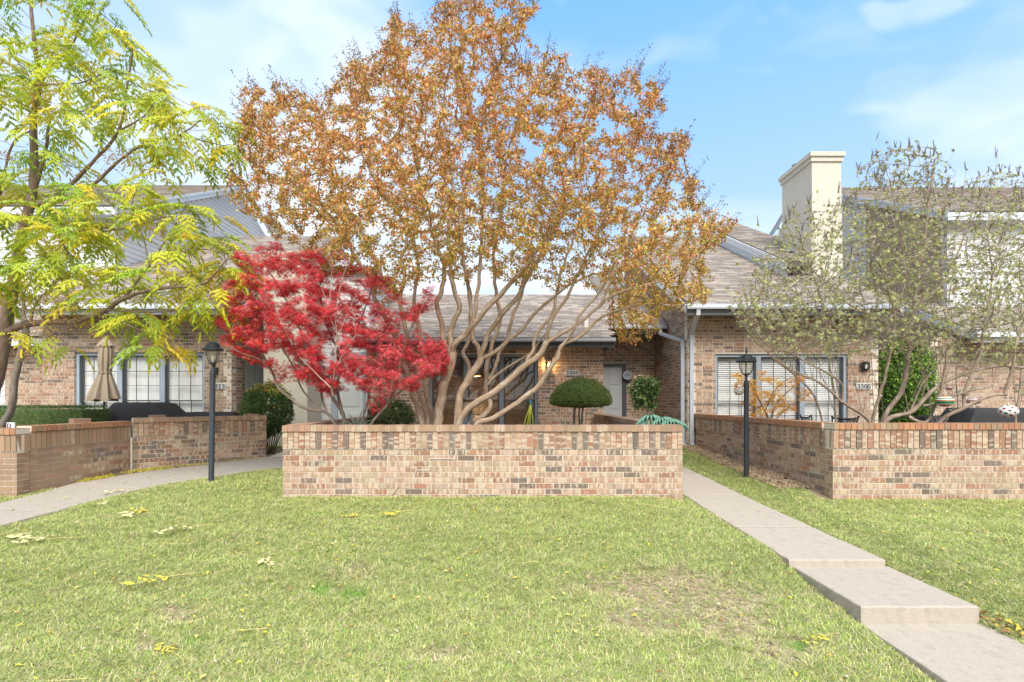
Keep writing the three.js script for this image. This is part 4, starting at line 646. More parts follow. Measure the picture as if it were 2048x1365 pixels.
{ // ---- the red maple
  const t = group('maple_tree', 'crimson red maple with fine star-shaped leaves at the left end of the wide garden wall', 'tree'), r = rng(202), mb = new MB(), cs = [];
  const gy = G(-2.8, 8.6) - .1, dn = (x, d) => [x, HORIZON + (EYE - gy) / d * FOCAL], Lm = (p, a, b, w0, w1, o) => { cs.push(limb(mb, p, a, b, w0, w1, { wob: .012, ...o })); };
  Lm([dn(690, 8.6), [669, 850], [651, 824], [636, 823], [601, 814], [577, 794], [558, 777], [544, 745], [532, 724], [510, 690], [470, 640]], 8.6, 8.3, 10, 3); Lm([[652, 825], [644, 802], [640, 770], [620, 720], [592, 640], [560, 580], [530, 530]], 8.55, 8.8, 6, 2);
  Lm([[640, 824], [620, 800], [600, 770], [590, 740], [560, 690], [520, 620], [490, 560]], 8.5, 8.9, 4, 2); Lm([[544, 745], [520, 720], [485, 708], [450, 690]], 8.35, 8.2, 4, 2);
  Lm([dn(700, 8.65), [688, 849], [685, 826], [665, 792], [660, 760], [645, 749], [601, 726], [585, 685], [552, 642], [520, 590]], 8.65, 8.4, 12, 2); Lm([[685, 830], [676, 790], [680, 740], [700, 690], [720, 640], [740, 590]], 8.65, 8.9, 8, 2); Lm([[690, 740], [670, 690], [650, 640], [640, 580], [650, 520]], 8.7, 8.7, 6, 2);
  Lm([dn(735, 8.5), [743, 849], [772, 812], [794, 769], [800, 728], [815, 670], [850, 605]], 8.5, 8.3, 9, 2); Lm([[780, 802], [813, 775], [850, 755], [880, 735]], 8.45, 8.2, 5, 2); Lm([[775, 806], [765, 770], [770, 720], [790, 670], [800, 640]], 8.5, 8.7, 5, 2); Lm([dn(720, 8.7), [722, 849], [736, 800], [745, 760], [760, 700], [770, 650]], 8.7, 8.9, 5, 2);
  mb.build('trunk', mapleBark, t);
  const poly = [[425, 650], [450, 560], [478, 496], [545, 482], [600, 505], [655, 486], [715, 530], [785, 555], [762, 600], [766, 640], [800, 622], [850, 585], [884, 556], [866, 612], [856, 660], [892, 688], [904, 742], [868, 778], [830, 782], [790, 795], [750, 812], [690, 798], [640, 792], [605, 772], [570, 745], [520, 735], [465, 705]];
  const tier = (px, p) => { const q = p.y * 2.5 + .35 * N3(p.x * .8, p.z * .8, 3); return Math.abs(q - Math.round(q)); };
  const att = cloud(poly, 2300, 8.6, .95, r, (px, py, p, q) => tier(px, p) < .40 && fbm3(p.x * 1.9, p.y * 2.3, p.z * .4 + 7, 3) > .045 - .10 * q(), 110);
  const nodes = colonize(seedsFrom(cs, .4), att, { step: .07, infl: .8, kill: .10, iters: 100, jit: .15, seed: 4 }); const tw = new MB(); twigTubes(tw, nodes, .0026, .40, .014); tw.build('branches', mapleBark, t);
  const list = [], sg = starGeo(.05);
  nodes.forEach(n => { if (n.seed || n.a > 14) return; const k = n.a < 2 ? 12 : 7, [px, py] = toPx(n.p); for (let i = 0; i < k; i++) { const a = r() * 6.283, dir = V(Math.cos(a), -.25 - .8 * r(), Math.sin(a)).normalize(), p = n.p.clone().add(V((r() - .5) * .15, (r() - .5) * .10, (r() - .5) * .15)); const pink = sstep(640, 760, px) * sstep(640, 720, py); const c = choose([[1.2, [.68, .024, .038]], [.8, [.48, .017, .032]], [.5, [.78, .040, .040]], [.16 + pink * 2.0, [.76, .12, .14]], [px < 520 ? .45 : .06, [.72, .18, .05]], [.12, [.30, .018, .03]]], r); list.push({ m: place(p, dir, V((r() - .5) * .9, 1, (r() - .5) * .9 + .35), .65 + r() * .65), c: vary(c, r, .16) }); } });
  instances('foliage', sg, leafMat(.8, .34), list, t);
  // pale dead branch in the middle
  const db = new MB(), ds = []; const Dl = (p, a, b, w0, w1) => ds.push(limb(db, p, a, b, w0, w1, { wob: .01, sides: 5 }));
  Dl([[666, 792], [662, 775], [669, 749], [671, 699], [673, 669], [664, 645], [657, 620]], 8.3, 7.85, 5.5, 2); Dl([[671, 705], [678, 670], [690, 640], [705, 605]], 7.95, 7.8, 3, 1.4); Dl([[667, 745], [690, 700], [712, 668]], 7.95, 7.8, 2.6, 1.2); Dl([[673, 669], [672, 630], [680, 580], [695, 525]], 7.95, 7.8, 3, 1); Dl([[660, 775], [630, 745], [600, 715]], 7.95, 7.8, 2.6, 1.2); Dl([[657, 620], [650, 590], [640, 570]], 7.95, 7.8, 2, 1); Dl([[672, 625], [660, 590], [662, 545], [658, 520]], 7.95, 7.8, 2, 1); Dl([[585, 690], [560, 640], [548, 600], [545, 575]], 7.95, 7.8, 2.2, 1); Dl([[560, 640], [590, 625], [620, 610]], 7.95, 7.8, 1.6, .8);
  const pa = cloud([[625, 530], [700, 515], [735, 600], [720, 690], [690, 720], [650, 700], [632, 620]], 300, 7.85, .22, r, null, 60), dnn = colonize(seedsFrom(ds, .3), pa, { step: .05, infl: .6, kill: .09, iters: 60, jit: .2, seed: 7 }); twigTubes(db, dnn, .0020, .35, .006, 4); db.build('dead_branch', paleBark, t);
  
}
{ // ---- the yellow-green tree at the left edge
  const t = group('chinaberry_tree', 'yellow-green feathery-leaved tree with amber berries leaning in at the left edge', 'tree'), r = rng(303), mb = new MB(), cs = [];
  const gy = G(-8.8, 8.8) - .1, dn = (x, d) => [x, HORIZON + (EYE - gy) / d * FOCAL], Lm = (p, a, b, w0, w1, o) => { const c = limb(mb, p, a, b, w0, w1, { wob: .012, ...o }); cs.push(c); return c; };
  Lm([dn(-55, 8.8), [-40, 850], [-14, 770], [2, 700], [12, 640], [26, 571], [42, 475], [62, 396], [68, 352], [66, 246], [77, 167], [66, 66], [62, 0], [70, -60]], 8.8, 8.5, 36, 4, { flare: true });
  Lm([[14, 665], [40, 652], [95, 645], [160, 641], [210, 622], [244, 599], [305, 580], [381, 572], [411, 565], [457, 515]], 8.7, 8.0, 16, 3); Lm([[246, 597], [297, 534], [335, 473], [373, 409]], 8.3, 8.1, 6, 2); Lm([[212, 626], [267, 656], [343, 679], [352, 700]], 8.4, 8.1, 5, 2); Lm([[213, 621], [343, 622], [450, 588]], 8.35, 8.5, 4, 2);
  Lm([[70, 375], [92, 299], [106, 229], [167, 222]], 8.65, 8.4, 9, 2.5); Lm([[66, 405], [101, 400], [189, 321], [237, 259], [257, 149], [265, 100]], 8.65, 8.2, 10, 2.5); Lm([[62, 410], [110, 404], [176, 374], [246, 316], [299, 281], [352, 273], [400, 240]], 8.65, 7.9, 10, 2); Lm([[77, 172], [106, 127], [136, 97], [176, 26], [200, -20]], 8.5, 8.3, 6, 2); Lm([[80, 170], [120, 168], [163, 165], [220, 140]], 8.5, 8.1, 4, 2); Lm([[75, 180], [48, 140], [18, 105]], 8.55, 8.7, 5, 2); Lm([[140, 455], [180, 452], [237, 459], [325, 435]], 8.5, 8.2, 5, 2); Lm([[62, 430], [100, 450], [140, 455]], 8.6, 8.5, 5, 4); Lm([[10, 640], [-15, 500], [5, 360], [26, 286], [60, 262]], 8.9, 8.6, 10, 3); Lm([[237, 262], [290, 230], [320, 180]], 8.2, 8.0, 4, 2); Lm([[14, 630], [-10, 600], [-40, 560]], 8.75, 8.9, 8, 4); Lm([[66, 300], [62, 240], [45, 190]], 8.6, 8.8, 4, 2); Lm([[300, 535], [290, 490], [270, 440]], 8.25, 8.2, 3, 1.5); Lm([[385, 572], [382, 540], [375, 500]], 8.1, 8.1, 3, 1.5); Lm([[60, 430], [90, 440], [115, 470], [140, 520]], 8.55, 8.1, 5, 2);
  mb.build('trunk', berryBark, t);
  const spots = [[60, 40, 50], [130, 10, 50], [215, 30, 45], [20, 90, 50], [105, 95, 40], [170, 60, 50], [240, 70, 30], [40, 160, 50], [130, 170, 40], [200, 130, 45], [265, 150, 40], [300, 190, 40], [340, 220, 40], [385, 215, 35], [425, 250, 30], [405, 300, 30], [350, 290, 40], [300, 250, 40], [250, 220, 40], [200, 190, 40], [160, 240, 35], [20, 240, 40], [110, 300, 35], [10, 390, 50], [60, 440, 45], [110, 430, 45], [160, 450, 45], [190, 495, 40], [120, 490, 45], [60, 500, 45], [20, 470, 50], [230, 420, 35], [290, 390, 30], [335, 395, 30], [375, 405, 28], [400, 450, 32], [380, 490, 36], [420, 510, 34], [445, 560, 30], [400, 590, 34], [340, 590, 34], [280, 575, 34], [230, 560, 30], [425, 605, 20], [305, 652, 24], [318, 682, 22], [290, 625, 26], [215, 600, 26], [155, 600, 20], [240, 640, 16], [100, 680, 16], [10, 560, 30], [170, 380, 30], [-20, 300, 50], [-30, 120, 60], [410, 470, 25], [360, 540, 25], [325, 430, 25], [120, 545, 30]];
  const att = spots.flatMap(([x, y, s]) => Array.from({ length: 3 + Math.round(s / 10) }, () => { const p = at(x + (r() - .5) * 1.7 * s, y + (r() - .5) * 1.5 * s, 8.35); p.z += (r() - .5) * 1.5; return p; }));
  const nodes = colonize(seedsFrom(cs, .3), att, { step: .09, infl: 1.0, kill: .14, iters: 90, jit: .12, seed: 5 }), tw = new MB(); twigTubes(tw, nodes, .0042, .42, .016); tw.build('branches', berryBark, t);
  // twice-feathered leaf
  const frond = seed => { const q = rng(seed), mb2 = new MB(), lf = leafGeo(.052, .025, .1, .1), L = .42; const bend = v => V(v.x, v.y, v.z - 1.5 * v.y * v.y); for (let k = 0; k < 5; k++) { const y = L * (.24 + .19 * k), sides = k === 4 ? [0] : [-1, 1]; for (const s of sides) { const pl = L * (.40 - .05 * k), dirx = s * Math.cos(.75), diry = s ? Math.sin(.75) : 1; for (let i = 0; i < 6; i++) { const u = pl * (i + .6) / 6, cx = dirx * u, cy = y + diry * u; for (const w of i === 5 ? [0] : [-1, 1]) { const a = Math.atan2(dirx, diry) + w * .95 + (q() - .5) * .3, p = bend(V(cx, cy, 0)); mb2.add(lf, new THREE.Matrix4().makeTranslation(p.x, p.y, p.z + (q() - .5) * .015).multiply(new THREE.Matrix4().makeRotationZ(-a)).multiply(new THREE.Matrix4().makeRotationX(-.5 - 1.6 * cy)).multiply(new THREE.Matrix4().makeRotationY((q() - .5) * .9)).multiply(new THREE.Matrix4().makeScale(1, .75 + q() * .5, 1))); } } } } return mb2.geo(); };
  const fronds = [frond(1), frond(2), frond(3)], lists = [[], [], []], mat = leafMat(.8, .40);
  nodes.forEach(n => { if (n.seed || n.ch.length > 0 && r() > .12) return; const d = n.p.clone().sub(nodes[n.parent].p).normalize(), k = n.ch.length ? 1 : 3; const yel = fbm3(n.p.x * .8, n.p.y * .8, n.p.z * .8 + 3, 2); for (let i = 0; i < k; i++) { const a = i / k * 6.283 + r() * 2, dir = V(Math.cos(a), -.25 + .5 * r(), Math.sin(a)).addScaledVector(d, .5).normalize(); const c = choose([[1, [.54, .57, .030]], [.8 + yel, [.62, .58, .030]], [1.0 - yel, [.42, .52, .035]], [.5 - yel, [.31, .44, .045]], [.25 + Math.max(0, yel), [.70, .57, .035]]], r); lists[Math.floor(r() * 3)].push({ m: place(n.p, dir, V((r() - .5) * .5, 1, (r() - .5) * .5), .74 + r() * .45), c: vary(c, r, .12) }); } });
  lists.forEach((l, i) => instances('foliage', fronds[i], mat, l, t));
  // amber berries on loose stalks
  const bc = [[70, 185, 34], [75, 215, 36], [100, 225, 26], [20, 320, 26], [225, 315, 36], [275, 330, 34], [310, 345, 24], [330, 470, 24], [300, 455, 22], [345, 515, 24], [110, 595, 60], [75, 620, 45], [140, 610, 44], [160, 640, 30], [95, 660, 40], [60, 690, 40], [75, 700, 30], [200, 672, 24], [330, 690, 30], [345, 705, 26], [400, 585, 30], [430, 590, 24], [395, 640, 18], [120, 560, 40], [40, 600, 30], [370, 610, 22]], bl = [], bs = new MB();
  for (const [x, y, s] of bc) { const c0 = at(x, y, 8.15 + r() * .3); for (let i = 0; i < s * 2.1; i++) { const e = c0.clone().add(V((r() + r() - 1) * s / 125, (r() + r() - 1) * s / 140, (r() - .5) * .35)); bl.push({ m: new THREE.Matrix4().makeTranslation(e.x, e.y, e.z).multiply(new THREE.Matrix4().makeScale(1, 1.12, 1)), c: vary([.47, .29, .055], r, .2) }); if (i % 2 === 0) bs.p.push(flat(tube([c0.clone().lerp(e, .25).add(V(0, .05, 0)), c0.clone().lerp(e, .7).add(V(0, .02, 0)), e], [.0016, .0014, .001], 3))); } }
  bs.build('berry_stalks', std(C(.25, .16, .07), .8), t); instances('berries', new THREE.IcosahedronGeometry(.0098, 1), std(C(1, 1, 1), .45), bl, t);
  
}
{ // ---- thin stem behind it
  const t = group('slender_tree', 'thin grey leaning stem with knobby forked top in front of the clipped hedge', 'tree'), mb = new MB(), gy = G(-9, 9.4) - .1;
  limb(mb, [[-8, HORIZON + (EYE - gy) / 9.3 * FOCAL], [4, 853], [19, 825], [30, 759], [42, 701], [51, 662], [48, 640]], 9.3, 9.3, 15, 12, { flare: true }); limb(mb, [[50, 662], [46, 630], [42, 583], [30, 540], [36, 500]], 9.3, 9.4, 8, 4); limb(mb, [[51, 665], [62, 640], [70, 612], [84, 590]], 9.3, 9.2, 8, 3); limb(mb, [[48, 655], [36, 620], [24, 600]], 9.3, 9.4, 5, 3); limb(mb, [[44, 590], [58, 570], [66, 540]], 9.35, 9.3, 4, 2);
  mb.build('trunk', greyBark, t); const tw = new MB(), r = rng(8); for (let i = 0; i < 16; i++) { const a = at(42 + r() * 14, 660 + r() * 30, 9.25), b = a.clone().add(V((r() - .6) * .45, (r() - .5) * .3, (r() - .3) * .3)); tw.p.push(flat(tube([a, a.clone().lerp(b, .5).add(V(0, .03, 0)), b], [.003, .0025, .0015], 4))); } tw.build('twigs', paleBark, t);
}
{ // ---- the grey-green sprawling tree on the right
  const t = group('chaste_tree', 'sprawling grey-brown tree with thin twigs, sparse pale leaves and dark seed spikes at right', 'tree'), r = rng(404), mb = new MB(), cs = [];
  const gy = G(7, 8.6) - .1, dn = (x, d) => [x, HORIZON + (EYE - gy) / d * FOCAL], Lm = (p, a, b, w0, w1, o) => { cs.push(limb(mb, p, a, b, w0, w1, { wob: .012, ...o })); };
  Lm([dn(1770, 8.6), [1739, 844], [1686, 805], [1640, 765], [1606, 751], [1560, 725], [1510, 680], [1480, 640]], 8.6, 8.2, 9, 2, { flare: true }); Lm([[1686, 805], [1684, 792], [1686, 778], [1676, 760], [1644, 740], [1611, 723], [1578, 705], [1536, 690], [1500, 640]], 8.5, 8.3, 5, 2); Lm([dn(1650, 8.8), [1644, 843], [1634, 805], [1616, 775], [1596, 756], [1541, 713], [1523, 690], [1505, 650]], 8.8, 8.6, 6, 2); Lm([dn(1676, 8.7), [1672, 844], [1667, 770], [1659, 730], [1650, 640], [1630, 560], [1610, 500]], 8.7, 8.8, 6, 2);
  Lm([dn(1750, 8.6), [1746, 844], [1768, 765], [1779, 714], [1790, 640], [1770, 560], [1740, 480]], 8.6, 8.4, 9, 3); Lm([dn(1770, 8.7), [1768, 842], [1805, 780], [1819, 706], [1823, 670], [1832, 600], [1850, 480], [1862, 380], [1870, 320]], 8.7, 8.8, 12, 3, { flare: true });
  Lm([dn(1765, 8.5), [1772, 842], [1823, 824], [1860, 787], [1904, 758], [1962, 739], [2006, 732], [2060, 738]], 8.5, 8.2, 12, 5); Lm([dn(1870, 8.3), [1881, 844], [1932, 815], [1980, 792], [2014, 789]], 8.3, 8.1, 9, 7); Lm([[2010, 790], [2018, 760], [2026, 730], [2035, 680], [2050, 640], [2070, 560]], 8.1, 8.0, 6, 3); Lm([[1929, 815], [1927, 796], [1942, 752], [1959, 712], [1970, 640], [1985, 560], [1975, 460]], 8.2, 8.4, 7, 2); Lm([[1818, 834], [1837, 844], [1856, 844], [1871, 810], [1883, 777], [1890, 740]], 8.4, 8.3, 7, 4); Lm([[1847, 812], [1871, 810], [1913, 790], [1982, 772]], 8.4, 8.1, 6, 4); Lm([[1823, 700], [1850, 680], [1900, 670], [1960, 660], [2040, 640]], 8.75, 8.6, 5, 2); Lm([[1821, 690], [1790, 660], [1760, 640], [1700, 610], [1640, 560]], 8.75, 8.5, 5, 2); Lm([[1830, 620], [1890, 560], [1930, 470], [1960, 390]], 8.75, 8.9, 5, 2); Lm([[1790, 640], [1810, 560], [1800, 460], [1780, 360]], 8.5, 8.3, 4, 2); Lm([dn(2035, 8.4), [2030, 830], [2040, 780], [2046, 720]], 8.4, 8.4, 5, 3); Lm([[1823, 820], [1845, 770], [1870, 740], [1900, 690]], 8.5, 8.7, 5, 2); Lm([[1850, 500], [1880, 440], [1900, 360]], 8.8, 8.6, 4, 2);
  mb.build('trunk', vitexBark, t);
  const poly = [[1452, 622], [1492, 560], [1545, 470], [1588, 410], [1640, 390], [1690, 385], [1720, 330], [1762, 296], [1832, 282], [1892, 306], [1905, 380], [1950, 350], [2000, 335], [2090, 350], [2120, 700], [2050, 745], [1900, 715], [1700, 715], [1560, 715], [1500, 680]];
  const att = cloud(poly, 9000, 8.6, 1.5, r, (px, py, p, q) => q() < .35 + .65 * sstep(360, 560, py) && fbm3(p.x * 1.3, p.y * 1.1, p.z * 1.3 + 20, 3) > -.2, 110), nodes = colonize(seedsFrom(cs, .35), att, { step: .075, infl: .9, kill: .08, iters: 130, jit: .12, sag: -.6, seed: 6 }), tw = new MB(); twigTubes(tw, nodes, .0026, .40, .014, 4);
  { const from = seedsFrom(cs, .3); for (let i = 0; i < 190; i++) { const b = from[Math.floor(r() * from.length)], [bx] = toPx(b), L = .7 + r() * 1.5, o = V((bx - 1790) / 500 + (r() - .5) * .7, 1.05, (r() - .5) * .9).normalize(), pts = []; for (let k = 0; k <= 9; k++) { const u = k / 9; pts.push(b.clone().addScaledVector(o, L * u).add(V((bx - 1790) / 500 * -.12 * u * u * L + .02 * (r() - .5), .10 * u * u * L, .02 * (r() - .5)))); } const [tx, ty] = toPx(pts[9]); if (ty < 275 || (!inside(tx, ty, poly) && edgeDist(tx, ty, poly) > 40)) continue; tw.p.push(flat(tube(pts, pts.map((_, k) => .0055 - .0042 * k / 9), 5))); for (let k = 3; k <= 9; k++) nodes.push({ p: pts[k], parent: nodes.push({ p: pts[k - 1], seed: true, ch: [], a: 1, parent: -1 }) - 1, ch: k === 9 ? [] : [0], a: 1 }); } } tw.build('branches', vitexBark, t);
  const lf = new MB(), l1 = leafGeo(.041, .0135, .15, .3); for (const [a, s] of [[0, 1], [.7, .85], [-.7, .85], [1.4, .6], [-1.4, .6]]) lf.add(l1, new THREE.Matrix4().makeRotationZ(a).multiply(new THREE.Matrix4().makeScale(s, s, s))); const lg = lf.geo(), list = [];
  nodes.forEach(n => { if (n.seed || n.a > 8 || r() > (n.ch.length ? .62 : .97)) return; const [px, py] = toPx(n.p); const d = n.p.clone().sub(nodes[n.parent].p).add(rdir(r)).add(V(0, -.5, 0)).normalize(); const hi = sstep(470, 330, py); const c = choose([[1.2 - hi, [.47, .50, .20]], [.9, [.40, .44, .21]], [.5, [.58, .58, .22]], [.35 + hi, [.28, .26, .18]], [.7, [.52, .47, .33]]], r); for (let q = 0; q < (n.ch.length ? 2 : 5); q++) list.push({ m: place(n.p.clone().addScaledVector(rdir(r), .03 * r()), d.clone().add(rdir(r).multiplyScalar(.6)), rdir(r).add(V(0, .4, .5)), .6 + r() * .5), c: vary(c, r, .18) }); });
  instances('foliage', lg, leafMat(.8, .3), list, t);
  const spk = new MB(), q2 = rng(3); for (let i = 0; i < 13; i++) for (let k = 0; k < 3; k++) { const a = k * 2.09 + i; spk.add(new THREE.IcosahedronGeometry(.0085 * (1 - i * .035), 0), new THREE.Matrix4().makeTranslation(Math.cos(a) * .009, .02 + i * .0165, Math.sin(a) * .009)); } spk.add(new THREE.CylinderGeometry(.0012, .002, .25, 4), new THREE.Matrix4().makeTranslation(0, .12, 0)); const sl = [];
  nodes.forEach(n => { if (n.seed || n.ch.length) return; const [px, py] = toPx(n.p), e = edgeDist(px, py, poly), top = px > 1570 && (py < 400 && e < 70) || (px > 1570 && px < 1700 && py < 520 && e < 45); if (r() > (top ? .38 : .02)) return; for (let k = 0; k < (top ? 2 : 1); k++) sl.push({ m: place(n.p, V((r() - .5) * .7, 1, (r() - .5) * .7), V(0, 0, 1), .38 + r() * .35), c: vary([.19, .15, .125], r, .2) }); });
  instances('seed_spikes', spk.geo(), std(C(1, 1, 1), .9), sl, t);
  
}
{ // ---- small orange maple in front of the right window
  const t = group('small_maple_tree', 'small golden-orange maple in front of the white blinds of house 3305', 'tree'), r = rng(505), mb = new MB(), cs = [], d = 11.0, gy = G(5.4, d), Lm = (p, w0, w1) => cs.push(limb(mb, p, d, d + (r() - .5) * .4, w0, w1, { wob: .008 }));
  Lm([[1545, HORIZON + (EYE - gy) / d * FOCAL], [1542, 850], [1535, 832], [1518, 800], [1500, 765], [1478, 750]], 6, 1.6); Lm([[1540, 842], [1556, 805], [1580, 780], [1605, 758]], 3.4, 1.4); Lm([[1530, 825], [1545, 790], [1562, 768], [1590, 752]], 3, 1.2); Lm([[1545, 845], [1570, 822], [1582, 810]], 2.6, 1.2); Lm([[1524, 812], [1510, 815], [1500, 812]], 2.4, 1.2); mb.build('trunk', mapleBark, t);
  const att = [[1500, 770, 22], [1515, 785, 24], [1540, 790, 24], [1500, 800, 20], [1520, 815, 26], [1550, 818, 26], [1508, 830, 16], [1570, 812, 16], [1582, 818, 10], [1560, 795, 22], [1570, 772, 14], [1590, 762, 12], [1605, 756, 9], [1608, 788, 13], [1616, 800, 9], [1476, 752, 12], [1482, 765, 10], [1545, 760, 10], [1525, 745, 5], [1530, 758, 7]].flatMap(([x, y, s]) => Array.from({ length: 4 + s * 2 }, () => { const p = at(x + (r() + r() - 1) * s, y + (r() + r() - 1) * s * .7, d); p.z += (r() - .5) * .5; return p; }));
  const nodes = colonize(seedsFrom(cs, .3), att, { step: .05, infl: .6, kill: .06, iters: 80, jit: .15, seed: 3 }), tw = new MB(); twigTubes(tw, nodes, .0018, .4, .008); tw.build('branches', mapleBark, t); const list = []; nodes.forEach(n => { if (n.seed || n.a > 12) return; for (let i = 0; i < (n.ch.length ? 5 : 9); i++) { const a = r() * 6.28; const [px, py] = toPx(n.p); list.push({ m: place(n.p.clone().add(rdir(r).multiplyScalar(.06 * r())), V(Math.cos(a), -.4, Math.sin(a)), V(r() - .5, 1, r() - .1), .6 + r() * .5), c: vary(choose([[1, [.88, .47, .04]], [1, [.86, .56, .05]], [px > 1570 ? 1.2 : .25, [.78, .26, .05]]], r), r, .15) }); } }); instances('foliage', starGeo(.052, 5), leafMat(.8, .36), list, t);
}
// clipped and bushy shrubs: a woody mass inside, leaves all over it
const boxLeaf = leafGeo(.026, .015, .2, .1), bigLeaf = leafGeo(.075, .034, .2, .25), massMat = std(C(.085, .125, .035), 1);
function shrub(name, label, parent0, { massGeo, count, leaf = boxLeaf, cols, size = 1, rough = .02, mat, seed = 1, stems = null, stemMat = greyBark, category = 'shrub', grp, out = .6, keep = null }) {
  const t = group(name, label, category, [0, 0, 0], grp), r = rng(seed); if (stems) { const mb = new MB(); stems(mb, r); mb.build('stem', stemMat, t); }
  const g = massGeo, pos = g.attributes.position, nor = g.attributes.normal, idx = g.index ? [...g.index.array] : [...Array(pos.count).keys()], areas = []; let tot = 0, a, b, c;
  const vp = i => V(pos.getX(i), pos.getY(i), pos.getZ(i)), vn = i => V(nor.getX(i), nor.getY(i), nor.getZ(i));
  for (let i = 0; i < idx.length; i += 3) { a = vp(idx[i]); b = vp(idx[i + 1]).sub(a); c = vp(idx[i + 2]).sub(a); tot += b.cross(c).length() / 2; areas.push(tot); }
  const list = []; for (let k = 0; k < count; k++) { const q = r() * tot; let lo = 0, hi = areas.length - 1; while (lo < hi) { const m = lo + hi >> 1; areas[m] < q ? lo = m + 1 : hi = m; } let u = r(), v = r(); if (u + v > 1) { u = 1 - u; v = 1 - v; } const i = lo * 3, p = vp(idx[i]).multiplyScalar(1 - u - v).addScaledVector(vp(idx[i + 1]), u).addScaledVector(vp(idx[i + 2]), v), n = vn(idx[i]).multiplyScalar(1 - u - v).addScaledVector(vn(idx[i + 1]), u).addScaledVector(vn(idx[i + 2]), v).normalize(); if (keep && !keep(p, r)) continue; const d = n.clone().multiplyScalar(out).add(rdir(r)).normalize(); p.addScaledVector(n, (r() * 1.3 - .75) * rough); list.push({ m: place(p, d, rdir(r).add(n), (.65 + r() * .7) * size), c: vary(choose(typeof cols === 'function' ? cols(p) : cols, r), r, .22) }); }
  instances('foliage', leaf, mat || leafMat(.75, .22), list, t);
  const m2 = g.clone(); { const mp = m2.attributes.position, mn = m2.attributes.normal; for (let i = 0; i < mp.count; i++) mp.setXYZ(i, mp.getX(i) - mn.getX(i) * rough * 1.6, mp.getY(i) - mn.getY(i) * rough * 1.6, mp.getZ(i) - mn.getZ(i) * rough * 1.6); } mesh('inner_growth', m2, massMat, t); return t;
}
function blob(c, rx, ry, rz, amp = .12, f = 3, seed = 0, det = 5, shape = null) { const g = new THREE.IcosahedronGeometry(1, det), p = g.attributes.position; for (let i = 0; i < p.count; i++) { const v = V(p.getX(i), p.getY(i), p.getZ(i)); const k = 1 + amp * fbm3(v.x * f + seed, v.y * f, v.z * f, 3) * 2; v.multiplyScalar(k); if (shape) shape(v); p.setXYZ(i, c.x + v.x * rx, c.y + v.y * ry, c.z + v.z * rz); } g.computeVertexNormals(); return g; }
const stemTo = (d, pts, w0, w1) => mb => limb(mb, pts, d, d, w0, w1, { wob: .006 });
